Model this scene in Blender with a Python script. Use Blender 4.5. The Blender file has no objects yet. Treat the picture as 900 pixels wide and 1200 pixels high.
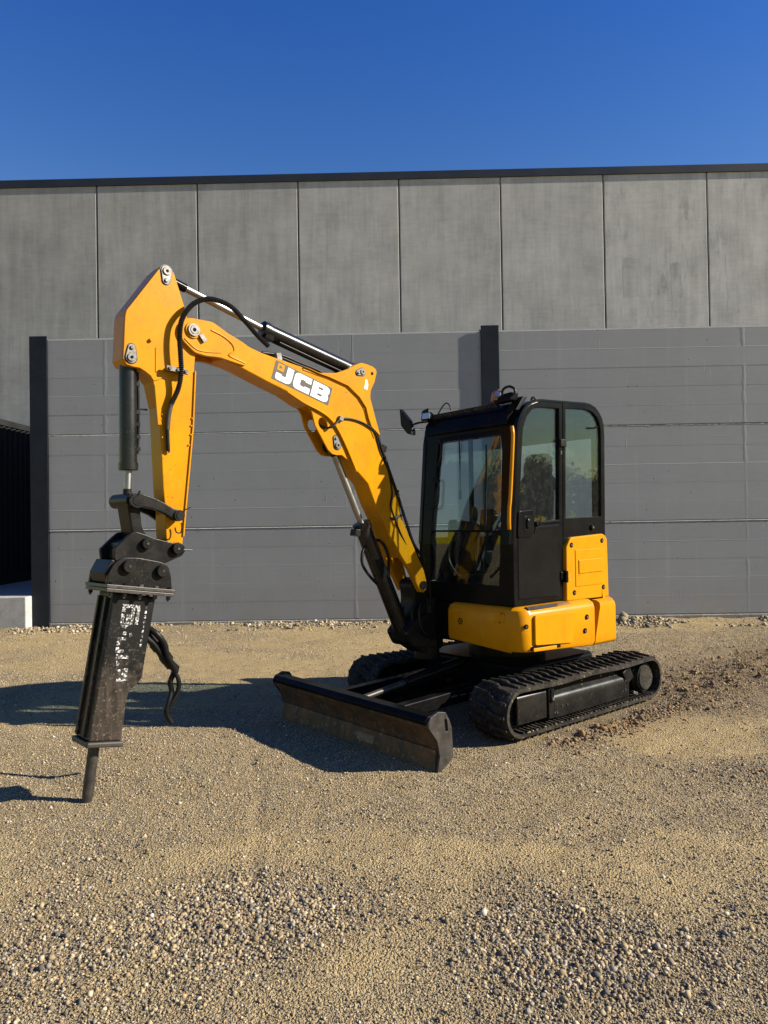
import bpy, bmesh, math, random
import numpy as np
from mathutils import Vector, Matrix
from mathutils.geometry import tessellate_polygon

random.seed(7)
RNG = np.random.default_rng(11)
scene = bpy.context.scene
COL = scene.collection

# ------------------------------------------------------------------ camera, sky, sun, exposure
cam_d = bpy.data.cameras.new('camera')
cam = bpy.data.objects.new('camera', cam_d)
COL.objects.link(cam)
cam_d.sensor_fit = 'VERTICAL'
cam_d.sensor_height = 36.0
cam_d.lens = 870.0 / 1200.0 * 36.0
cam_d.clip_start = 0.05
cam_d.clip_end = 3000
cam.matrix_world = (Matrix.Translation((0, 0, 1.706)) @ Matrix.Rotation(math.radians(0.82), 4, 'Z')
                    @ Matrix.Rotation(math.pi / 2 + 0.01303, 4, 'X') @ Matrix.Rotation(-0.016, 4, 'Z'))
scene.camera = cam

SUN_AZ = math.radians(-6.0)      # measured from +X, towards the camera side of the fence
SUN_EL = math.radians(28.3)
world = bpy.data.worlds.new('World')
scene.world = world
world.use_nodes = True
wn, wl = world.node_tree.nodes, world.node_tree.links
wn.clear()
sky = wn.new('ShaderNodeTexSky')
sky.sky_type = 'NISHITA'
sky.sun_disc = False
sky.sun_elevation = SUN_EL
sky.sun_rotation = math.pi / 2 - SUN_AZ
sky.altitude = 300
sky.air_density = 2.0
sky.dust_density = 0.0
sky.ozone_density = 5.0
bg = wn.new('ShaderNodeBackground')
bg.inputs['Strength'].default_value = 0.060
wo = wn.new('ShaderNodeOutputWorld')
hs = wn.new('ShaderNodeHueSaturation')
hs.inputs['Saturation'].default_value = 1.42
hs.inputs['Hue'].default_value = 0.533
wl.new(sky.outputs[0], hs.inputs['Color'])
wl.new(hs.outputs[0], bg.inputs[0])
wl.new(bg.outputs[0], wo.inputs[0])

sun_d = bpy.data.lights.new('sun', 'SUN')
sun_d.energy = 5.0
sun_d.angle = math.radians(0.53)
sun_d.color = (1.0, 0.91, 0.77)
sun = bpy.data.objects.new('sun', sun_d)
COL.objects.link(sun)
sdir = Vector((math.cos(SUN_EL) * math.cos(SUN_AZ), math.cos(SUN_EL) * math.sin(SUN_AZ), math.sin(SUN_EL)))
sun.rotation_euler = sdir.to_track_quat('Z', 'Y').to_euler()
sun.location = (30, -5, 30)

scene.view_settings.view_transform = 'Standard'
scene.view_settings.look = 'None'
scene.view_settings.gamma = 1.0
scene.view_settings.exposure = 1.08
scene.view_settings.use_curve_mapping = False
scene.cycles.max_bounces = 8
scene.cycles.transparent_max_bounces = 12


# ------------------------------------------------------------------ materials
def new_mat(name):
    m = bpy.data.materials.new(name)
    m.use_nodes = True
    nt = m.node_tree
    for n in list(nt.nodes):
        nt.nodes.remove(n)
    out = nt.nodes.new('ShaderNodeOutputMaterial')
    return m, nt, out


class NT:
    """small node helper"""
    def __init__(s, nt):
        s.nt = nt

    def n(s, t, **kw):
        nd = s.nt.nodes.new(t)
        for k, v in kw.items():
            if k in nd.inputs.keys():
                s.set(nd, k, v)
            else:
                setattr(nd, k, v)
        return nd

    def set(s, nd, k, v):
        if hasattr(v, 'is_output'):
            s.nt.links.new(v, nd.inputs[k])
        else:
            if isinstance(v, tuple) and len(v) == 3 and nd.inputs[k].type == 'RGBA':
                v = v + (1,)
            nd.inputs[k].default_value = v

    def coord(s, kind='Object'):
        return s.n('ShaderNodeTexCoord').outputs[kind]

    def map(s, vec, scale=(1, 1, 1), loc=(0, 0, 0), rot=(0, 0, 0)):
        return s.n('ShaderNodeMapping', Vector=vec, Scale=scale, Location=loc, Rotation=rot).outputs[0]

    def noise(s, vec, scale, detail=4, rough=0.55, dist=0.0):
        return s.n('ShaderNodeTexNoise', Vector=vec, Scale=scale, Detail=detail, Roughness=rough, Distortion=dist).outputs[0]

    def ramp(s, fac, p0, p1, c0=(0, 0, 0), c1=(1, 1, 1)):
        r = s.n('ShaderNodeValToRGB', Fac=fac)
        e = r.color_ramp.elements
        e[0].position, e[1].position = p0, p1
        e[0].color, e[1].color = c0 + (1,), c1 + (1,)
        return r.outputs[0]

    def mix(s, fac, a, b, blend='MIX'):
        m = s.n('ShaderNodeMix', data_type='RGBA', blend_type=blend)
        for i, v in ((0, fac), (6, a), (7, b)):
            if hasattr(v, 'is_output'):
                s.nt.links.new(v, m.inputs[i])
            else:
                if isinstance(v, tuple) and len(v) == 3:
                    v = v + (1,)
                m.inputs[i].default_value = v
        return m.outputs[2]

    def math(s, op, a, b=0.0):
        m = s.n('ShaderNodeMath', operation=op)
        for i, v in ((0, a), (1, b)):
            if hasattr(v, 'is_output'):
                s.nt.links.new(v, m.inputs[i])
            else:
                m.inputs[i].default_value = v
        return m.outputs[0]

    def bump(s, h, strength=0.3, dist=0.01, normal=None):
        b = s.n('ShaderNodeBump', Height=h, Strength=strength, Distance=dist)
        if normal is not None:
            s.nt.links.new(normal, b.inputs['Normal'])
        return b.outputs[0]

    def bsdf(s, out, **kw):
        b = s.n('ShaderNodeBsdfPrincipled')
        for k, v in kw.items():
            k = k.replace('_', ' ')
            s.set(b, k, v)
        s.nt.links.new(b.outputs[0], out.inputs[0])
        return b


def paint(name, c, c2, rough=0.4, scale=6.0, speck=None, speck_amt=0.62, metal=0.0, bump=0.05, bscale=60, coat=0.0, spec=0.5):
    """mottled coat of paint, rubber or metal with dirt specks"""
    m, nt, out = new_mat(name)
    g = NT(nt)
    co = g.coord()
    a = g.noise(co, scale, 6, 0.65)
    col = g.mix(g.ramp(a, 0.38, 0.68), c, c2)
    if speck:
        s1 = g.noise(co, 55, 3, 0.7)
        s2 = g.noise(g.map(co, (1, 1, 0.35)), 9, 5, 0.7)
        k = g.math('MULTIPLY', g.ramp(s1, speck_amt, speck_amt + 0.07), g.ramp(s2, 0.42, 0.62))
        col = g.mix(k, col, speck)
    r = g.n('ShaderNodeMapRange', Value=a)
    r.inputs['From Min'].default_value, r.inputs['From Max'].default_value = 0.3, 0.7
    r.inputs['To Min'].default_value, r.inputs['To Max'].default_value = rough * 0.85, min(1, rough * 1.2)
    g.bsdf(out, Base_Color=col, Roughness=r.outputs[0], Metallic=metal, Coat_Weight=coat, Coat_Roughness=0.15, Specular_IOR_Level=spec,
           Normal=g.bump(g.noise(co, bscale, 4, 0.6), bump, 0.004))
    return m


M = {}
M['black'] = paint('machine_black', (0.005, 0.005, 0.0055), (0.009, 0.0087, 0.0085), 0.2, 5, (0.05, 0.042, 0.03), 0.64, bump=0.05, spec=0.06)
M['black_gloss'] = paint('gloss_black', (0.005, 0.005, 0.0055), (0.008, 0.008, 0.008), 0.13, 4, (0.05, 0.042, 0.03), 0.66, bump=0.02, coat=0.2, spec=0.06)
M['frame_black'] = paint('frame_black', (0.006, 0.006, 0.0065), (0.012, 0.0115, 0.011), 0.27, 6, (0.06, 0.05, 0.035), 0.6, bump=0.08, spec=0.42)
M['cast'] = paint('cast_black', (0.008, 0.008, 0.008), (0.018, 0.0165, 0.015), 0.33, 9, (0.05, 0.042, 0.03), 0.60, bump=0.25, bscale=90, spec=0.12)
M['rubber'] = paint('track_rubber', (0.011, 0.0105, 0.010), (0.048, 0.042, 0.033), 0.75, 9, (0.16, 0.125, 0.08), 0.56, bump=0.25, bscale=80, spec=0.12)
M['hose'] = paint('hose_rubber', (0.006, 0.006, 0.006), (0.011, 0.011, 0.011), 0.42, 12, bump=0.05, spec=0.2)
M['chrome'] = paint('chrome_rod', (0.30, 0.295, 0.29), (0.24, 0.235, 0.23), 0.38, 20, metal=1.0, bump=0.0)
M['steel'] = paint('pin_steel', (0.15, 0.142, 0.13), (0.075, 0.068, 0.06), 0.4, 30, (0.03, 0.024, 0.018), 0.54, metal=0.3, bump=0.1)
M['dark_steel'] = paint('dark_steel', (0.03, 0.027, 0.024), (0.06, 0.053, 0.046), 0.45, 14, (0.12, 0.095, 0.065), 0.6, metal=0.3, bump=0.15)
M['white'] = paint('white_print', (0.78, 0.78, 0.76), (0.70, 0.70, 0.68), 0.5, 8, spec=0.2)
M['logo_grey'] = paint('grey_print', (0.062, 0.058, 0.048), (0.075, 0.07, 0.06), 0.55, 8, spec=0.2)
M['seat'] = paint('seat_cloth', (0.06, 0.064, 0.07), (0.085, 0.09, 0.095), 0.9, 12, bump=0.2, bscale=300)
M['post'] = paint('navy_steel', (0.008, 0.011, 0.017), (0.014, 0.018, 0.026), 0.5, 4, (0.09, 0.10, 0.11), 0.68, bump=0.05, spec=0.2)
M['coping'] = paint('navy_coping', (0.010, 0.013, 0.02), (0.014, 0.018, 0.026), 0.5, 1)
M['shed'] = paint('dark_sheet', (0.012, 0.013, 0.014), (0.02, 0.021, 0.021), 0.6, 2, spec=0.15)
M['amber'] = paint('amber_lens', (0.26, 0.085, 0.04), (0.14, 0.05, 0.03), 0.2, 20, bump=0.1, coat=0.3)
M['lamp'] = paint('lamp_glass', (0.5, 0.5, 0.5), (0.4, 0.4, 0.4), 0.12, 9, metal=0.6)
M['bark'] = paint('bark', (0.07, 0.05, 0.035), (0.11, 0.085, 0.06), 0.9, 4)
M['leaf'] = paint('leaf', (0.035, 0.06, 0.018), (0.06, 0.09, 0.025), 0.6, 1.0)


def yellow_mat(name, c, c2, grime, chips):
    m, nt, out = new_mat(name)
    g = NT(nt)
    co = g.coord()
    a = g.noise(co, 3.0, 6, 0.65)
    col = g.mix(g.ramp(a, 0.38, 0.66), c, c2)
    b = g.noise(g.map(co, (1, 1, 0.45)), 6.0, 8, 0.75, 0.4)
    col = g.mix(g.math('MULTIPLY', g.ramp(b, 0.48, 0.72), grime), col, (0.30, 0.115, 0.008))
    f = g.noise(co, 70, 3, 0.65)
    k = g.noise(co, 4.5, 4, 0.7)
    chip = g.math('MULTIPLY', g.ramp(f, 0.655, 0.675), g.ramp(k, 0.44, 0.58))
    col = g.mix(g.math('MULTIPLY', chip, chips), col, (0.05, 0.03, 0.015))
    sc = g.noise(g.map(co, (14, 1, 0.8), rot=(0, 0.6, 0)), 5.0, 2, 0.5)
    col = g.mix(g.math('MULTIPLY', g.math('MULTIPLY', g.ramp(sc, 0.70, 0.73), g.ramp(k, 0.5, 0.62)), 0.35), col, (0.62, 0.36, 0.07))
    dust = g.ramp(g.noise(co, 9.0, 7, 0.7), 0.5, 0.8)
    col = g.mix(g.math('MULTIPLY', dust, 0.10), col, (0.34, 0.22, 0.09))
    g.bsdf(out, Base_Color=col, Roughness=g.math('ADD', 0.17, g.math('MULTIPLY', b, 0.16)), Specular_IOR_Level=0.14, Normal=g.bump(g.noise(co, 30, 4, 0.6), 0.05, 0.004))
    return m


def blade_mat():
    m, nt, out = new_mat('blade_rust')
    g = NT(nt)
    co = g.coord()
    a = g.noise(g.map(co, (1, 1, 0.25)), 7, 7, 0.7)
    b = g.noise(co, 22, 5, 0.7)
    col = g.mix(g.ramp(a, 0.4, 0.6), (0.035, 0.029, 0.024), (0.11, 0.058, 0.028))
    col = g.mix(g.ramp(b, 0.55, 0.66), col, (0.16, 0.125, 0.09))
    g.bsdf(out, Base_Color=col, Roughness=0.6, Metallic=0.25, Normal=g.bump(b, 0.3, 0.006))
    return m


def breaker_mat():
    m, nt, out = new_mat('worn_breaker_steel')
    g = NT(nt)
    co = g.coord()
    sp = g.n('ShaderNodeSeparateXYZ', Vector=co)
    wear = g.math('ADD', g.math('MULTIPLY', sp.outputs[2], -0.62), g.math('MULTIPLY', sp.outputs[0], 0.45))
    n1 = g.noise(co, 7, 8, 0.72)
    n2 = g.noise(co, 48, 5, 0.75)
    n3 = g.noise(g.map(co, (1, 1, 0.12)), 30, 5, 0.7)
    k = g.math('ADD', g.math('ADD', wear, -1.13), g.math('MULTIPLY', n1, 0.9))
    steel = g.mix(g.ramp(n3, 0.35, 0.7), (0.022, 0.017, 0.013), (0.060, 0.047, 0.036))
    blackp = g.mix(g.ramp(n2, 0.58, 0.72), (0.007, 0.007, 0.007), (0.04, 0.036, 0.031))
    kk = g.ramp(k, 0.40, 0.56)
    col = g.mix(kk, blackp, steel)
    ch = g.math('MULTIPLY', g.ramp(n2, 0.56, 0.62), g.ramp(k, 0.30, 0.52))
    col = g.mix(g.math('MULTIPLY', ch, 0.55), col, (0.17, 0.15, 0.13))
    g.bsdf(out, Base_Color=col, Roughness=g.math('ADD', g.math('MULTIPLY', n1, 0.4), 0.22), Metallic=0.15, Specular_IOR_Level=0.25, Normal=g.bump(n2, 0.2, 0.004))
    return m


def worn_print():
    m, nt, out = new_mat('worn_white_print')
    g = NT(nt)
    co = g.coord()
    n = g.noise(co, 70, 5, 0.75)
    col = g.mix(g.ramp(n, 0.44, 0.48), (0.62, 0.62, 0.60), (0.03, 0.03, 0.03))
    g.bsdf(out, Base_Color=col, Roughness=0.4)
    return m


M['yellow'] = yellow_mat('machine_yellow', (0.51, 0.218, 0.002), (0.45, 0.185, 0.002), 0.45, 0.9)
M['yellow_smooth'] = yellow_mat('body_yellow', (0.52, 0.222, 0.002), (0.48, 0.20, 0.002), 0.32, 0.8)
M['soil'] = paint('packed_soil', (0.24, 0.18, 0.10), (0.34, 0.26, 0.15), 0.95, 30, spec=0.1)
M['grease'] = paint('grease', (0.03, 0.018, 0.008), (0.09, 0.04, 0.012), 0.35, 30, spec=0.3)
M['blade'] = blade_mat()
M['breaker'] = breaker_mat()
M['worn_white'] = worn_print()


def glass(name, tint, spec):
    m, nt, out = new_mat(name)
    g = NT(nt)
    tr = g.n('ShaderNodeBsdfTransparent', Color=tint)
    gl = g.n('ShaderNodeBsdfGlossy', Color=(0.95, 0.97, 1.0), Roughness=0.015)
    fr = g.n('ShaderNodeLayerWeight', Blend=0.5)
    fac = g.math('MULTIPLY', g.math('ADD', g.math('MULTIPLY', g.math('POWER', fr.outputs['Facing'], 4.0), 0.75), 0.035), spec)
    co = g.coord()
    dust = g.ramp(g.noise(co, 18, 6, 0.7), 0.45, 0.8)
    df = g.n('ShaderNodeBsdfDiffuse', Color=(0.30, 0.28, 0.24))
    mx = g.n('ShaderNodeMixShader', Fac=fac)
    nt.links.new(tr.outputs[0], mx.inputs[1])
    nt.links.new(gl.outputs[0], mx.inputs[2])
    m2 = g.n('ShaderNodeMixShader', Fac=g.math('ADD', g.math('MULTIPLY', dust, 0.035), 0.012))
    nt.links.new(mx.outputs[0], m2.inputs[1])
    nt.links.new(df.outputs[0], m2.inputs[2])
    nt.links.new(m2.outputs[0], out.inputs[0])
    return m


M['glass'] = glass('cab_glass', (0.84, 0.90, 0.915), 1.05)
M['glass_low'] = glass('lower_glass', (0.78, 0.82, 0.79), 1.1)


def concrete_fence():
    m, nt, out = new_mat('painted_concrete')
    g = NT(nt)
    co = g.coord('Object')
    # long boards of slightly different tone, shuttering scratches, drips
    sx = g.n('ShaderNodeSeparateXYZ', Vector=co)
    row = g.math('FLOOR', g.math('DIVIDE', sx.outputs[2], 0.324))
    wn_ = g.n('ShaderNodeTexWhiteNoise', noise_dimensions='1D', W=row)
    n1 = g.noise(co, 1.3, 6, 0.65)
    n2 = g.noise(g.map(co, (0.5, 1, 9)), 4, 5, 0.7)
    n3 = g.noise(co, 60, 3, 0.6)
    t = g.math('ADD', g.math('MULTIPLY', n1, 0.5), g.math('ADD', g.math('MULTIPLY', wn_.outputs[0], 0.10), g.math('MULTIPLY', n2, 0.35)))
    col = g.ramp(t, 0.3, 0.85, (0.222, 0.229, 0.232), (0.290, 0.299, 0.303))
    # vertical trowel ridges in patches
    n4 = g.noise(g.map(co, (26, 1, 1.6)), 1.0, 2, 0.5)
    patch = g.ramp(g.noise(g.map(co, (1, 1, 1.6)), 1.1, 3, 0.5), 0.48, 0.60)
    ridge = g.math('MULTIPLY', g.ramp(n4, 0.66, 0.72), patch)
    n5 = g.noise(g.map(co, (0.9, 1, 30)), 1.0, 2, 0.5)
    ridge2 = g.math('MULTIPLY', g.ramp(n5, 0.66, 0.74), 0.35)
    h = g.math('ADD', g.math('ADD', ridge, ridge2), g.math('MULTIPLY', n3, 0.25))
    pit = g.ramp(g.noise(co, 16, 2, 0.4), 0.735, 0.75)
    h = g.math('SUBTRACT', h, g.math('MULTIPLY', pit, 2.0))
    col = g.mix(g.math('MULTIPLY', pit, 0.75), col, (0.03, 0.03, 0.03))
    low = g.math('MULTIPLY', g.ramp(sx.outputs[2], 0.08, 0.75, (1, 1, 1), (0, 0, 0)), g.ramp(g.noise(g.map(co, (1, 1, 0.5)), 3.5, 6, 0.7), 0.40, 0.62))
    col = g.mix(g.math('MULTIPLY', low, 0.38), col, (0.27, 0.225, 0.155))
    drip = g.ramp(g.noise(g.map(co, (5.5, 1, 0.25)), 1.5, 5, 0.65), 0.56, 0.68)
    col = g.mix(g.math('MULTIPLY', drip, 0.14), col, (0.42, 0.42, 0.41))
    g.bsdf(out, Base_Color=col, Roughness=0.62, Normal=g.bump(h, 0.40, 0.004))
    return m


def concrete_building():
    m, nt, out = new_mat('precast_concrete')
    g = NT(nt)
    co = g.coord('Object')
    oi = g.n('ShaderNodeObjectInfo')
    off = g.n('ShaderNodeCombineXYZ', X=g.math('MULTIPLY', oi.outputs['Random'], 37.0), Y=0.0, Z=g.math('MULTIPLY', oi.outputs['Random'], 91.0))
    v = g.n('ShaderNodeVectorMath', operation='ADD')
    nt.links.new(co, v.inputs[0])
    nt.links.new(off.outputs[0], v.inputs[1])
    co2 = v.outputs[0]
    n1 = g.noise(co2, 0.9, 7, 0.65)
    n2 = g.noise(g.map(co2, (3.4, 1, 0.3)), 1.6, 6, 0.72)
    n3 = g.noise(co2, 25, 4, 0.6)
    n4 = g.noise(g.map(co2, (1.0, 1, 6)), 2.2, 5, 0.6)
    t = g.math('ADD', g.math('ADD', g.math('MULTIPLY', n1, 0.45), g.math('MULTIPLY', n2, 0.4)), g.math('ADD', g.math('MULTIPLY', n3, 0.10), g.math('MULTIPLY', n4, 0.15)))
    col = g.ramp(t, 0.44, 0.66, (0.62, 0.63, 0.62), (1.0, 1.0, 0.985))
    col = g.mix(1.0, col, oi.outputs['Color'], 'MULTIPLY')
    # weathering blotches, strongest on panels whose own alpha asks for it
    n6 = g.noise(g.map(co2, (1.5, 1, 0.45)), 2.0, 7, 0.72)
    n7 = g.noise(g.map(co2, (1, 1, 0.6)), 0.8, 3, 0.5)
    st = g.math('MULTIPLY', g.math('MULTIPLY', g.ramp(n6, 0.50, 0.68), g.ramp(n7, 0.42, 0.6)), oi.outputs['Alpha'])
    col = g.mix(g.math('MULTIPLY', st, 0.85), col, (0.17, 0.185, 0.19))
    g.bsdf(out, Base_Color=col, Roughness=0.8, Normal=g.bump(n3, 0.12, 0.005))
    return m


def plain_concrete(name, c0, c1):
    m, nt, out = new_mat(name)
    g = NT(nt)
    co = g.coord('Object')
    n1 = g.noise(co, 5, 7, 0.7)
    n2 = g.noise(co, 40, 4, 0.65)
    sp = g.ramp(g.noise(co, 26, 3, 0.6), 0.60, 0.64)
    col = g.ramp(n1, 0.35, 0.65, c0, c1)
    col = g.mix(g.math('MULTIPLY', sp, 0.5), col, (0.55, 0.54, 0.52))
    g.bsdf(out, Base_Color=col, Roughness=0.85, Normal=g.bump(n2, 0.4, 0.008))
    return m


M['fence'] = concrete_fence()
M['building'] = concrete_building()
M['plinth'] = plain_concrete('plinth_concrete', (0.13, 0.12, 0.10), (0.22, 0.205, 0.175))
M['block'] = plain_concrete('block_concrete', (0.30, 0.29, 0.27), (0.42, 0.41, 0.39))
M['lit_edge'] = plain_concrete('joint_lit_edge', (0.42, 0.42, 0.41), (0.60, 0.60, 0.58))  # pale colour painted in for plank edges that catch the light
M['slab'] = plain_concrete('slab_concrete', (0.30, 0.29, 0.28), (0.36, 0.35, 0.34))


def ground_mat():
    m, nt, out = new_mat('sandy_gravel')
    g = NT(nt)
    co = g.coord('Object')
    n0 = g.noise(co, 0.55, 5, 0.6)
    n1 = g.noise(co, 3.0, 6, 0.65)
    n2 = g.noise(co, 120, 3, 0.7)
    vo = g.n('ShaderNodeTexVoronoi', Vector=co, Scale=75.0)
    vo2 = g.n('ShaderNodeTexVoronoi', Vector=co, Scale=150.0)
    base = g.mix(g.ramp(n1, 0.35, 0.65), (0.31, 0.23, 0.108), (0.49, 0.365, 0.172))
    base = g.mix(g.math('MULTIPLY', g.ramp(n0, 0.4, 0.62), 0.45), base, (0.27, 0.205, 0.108))
    sep = g.n('ShaderNodeSeparateColor', Color=vo.outputs['Color'])
    peb = g.ramp(sep.outputs[0], 0.0, 1.0, (0.05, 0.042, 0.03), (0.60, 0.48, 0.29))
    sep2 = g.n('ShaderNodeSeparateColor', Color=vo2.outputs['Color'])
    peb2 = g.ramp(sep2.outputs[1], 0.0, 1.0, (0.05, 0.04, 0.025), (0.60, 0.47, 0.275))
    col = g.mix(0.6, base, peb2)
    col = g.mix(g.math('MULTIPLY', g.ramp(g.noise(co, 1.7, 5, 0.7), 0.42, 0.6), 0.6), col, peb)
    def att(n_):
        return g.n('ShaderNodeAttribute', attribute_name=n_).outputs['Fac']
    fine = g.noise(co, 45, 6, 0.75)
    sandc = g.ramp(fine, 0.3, 0.7, (0.40, 0.295, 0.135), (0.60, 0.455, 0.22))
    col = g.mix(g.math('MULTIPLY', att('sand'), 0.5), col, sandc)
    soilc = g.ramp(g.noise(co, 14, 6, 0.7), 0.35, 0.7, (0.09, 0.062, 0.036), (0.30, 0.215, 0.12))
    col = g.mix(g.math('MULTIPLY', att('soil'), 0.85), col, soilc)
    col = g.mix(g.math('MULTIPLY', att('coarse'), 0.5), col, (0.17, 0.14, 0.095))
    h = g.math('ADD', g.math('MULTIPLY', vo.outputs['Distance'], -0.9), g.math('ADD', g.math('MULTIPLY', vo2.outputs['Distance'], -0.55), g.math('MULTIPLY', n2, 0.5)))
    g.bsdf(out, Base_Color=col, Roughness=0.95, Specular_IOR_Level=0.2, Normal=g.bump(h, 1.0, 0.022))
    return m


def stone_mat():
    m, nt, out = new_mat('gravel_stone')
    g = NT(nt)
    at = g.n('ShaderNodeAttribute', attribute_name='tone')
    n = g.noise(g.coord('Object'), 130, 3, 0.6)
    col = g.mix(1.0, at.outputs['Color'], g.ramp(n, 0.25, 0.75, (0.75, 0.75, 0.75), (1.15, 1.15, 1.15)), 'MULTIPLY')
    g.bsdf(out, Base_Color=col, Roughness=0.85, Specular_IOR_Level=0.3)
    return m


M['ground'] = ground_mat()
M['stone'] = stone_mat()


# ------------------------------------------------------------------ mesh helpers
def rounded(poly, r, n=4):
    """round the corners of a 2-D polygon; r a number or one per corner"""
    out = []
    N = len(poly)
    for i, p in enumerate(poly):
        rr = r[i] if isinstance(r, (list, tuple)) else r
        p = Vector(p)
        a, b = Vector(poly[i - 1]), Vector(poly[(i + 1) % N])
        da, db = (a - p), (b - p)
        k = min(rr, da.length * 0.48, db.length * 0.48)
        if k < 1e-5:
            out.append(tuple(p))
            continue
        s, e = p + da.normalized() * k, p + db.normalized() * k
        for j in range(n + 1):
            t = j / n
            out.append(tuple(s * (1 - t) ** 2 + p * 2 * t * (1 - t) + e * t * t))
    return out


def smooth_path(pts, step=0.02):
    P = [Vector(p) for p in pts]
    if len(P) == 2:
        return P
    P = [P[0] * 2 - P[1]] + P + [P[-1] * 2 - P[-2]]
    out = []
    for i in range(1, len(P) - 2):
        n = max(2, int((P[i + 1] - P[i]).length / step))
        for j in range(n):
            t = j / n
            a, b, c, d = P[i - 1], P[i], P[i + 1], P[i + 2]
            out.append(0.5 * ((2 * b) + (c - a) * t + (2 * a - 5 * b + 4 * c - d) * t * t + (3 * b - a - 3 * c + d) * t ** 3))
    out.append(P[-2])
    return out


def circle2(cx, cz, r, n=16, sx=1.0, rot=0.0):
    o = []
    for i in range(n):
        t = 2 * math.pi * i / n
        x, z = r * sx * math.cos(t), r * math.sin(t)
        o.append((cx + x * math.cos(rot) - z * math.sin(rot), cz + x * math.sin(rot) + z * math.cos(rot)))
    return o


SWUNG = False        # True while the boom, arm and breaker are built: they swing about the king post


def swing(v):
    """boom-plane coordinates to machine coordinates: the boom is slewed 2.8 degrees to the left of the travel axis"""
    a, y, z = v
    q = y + 0.06 - 0.08
    return (-0.26501 + 1.11054 * a + 0.00017 * z - 0.01144 * a * a - 0.0487 * q, -0.20643 + 0.05412 * a - 0.00056 * a * a + 0.9988 * q,
            -0.08235 + 0.01877 * a + 1.04834 * z - 0.01109 * a * z)


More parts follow.
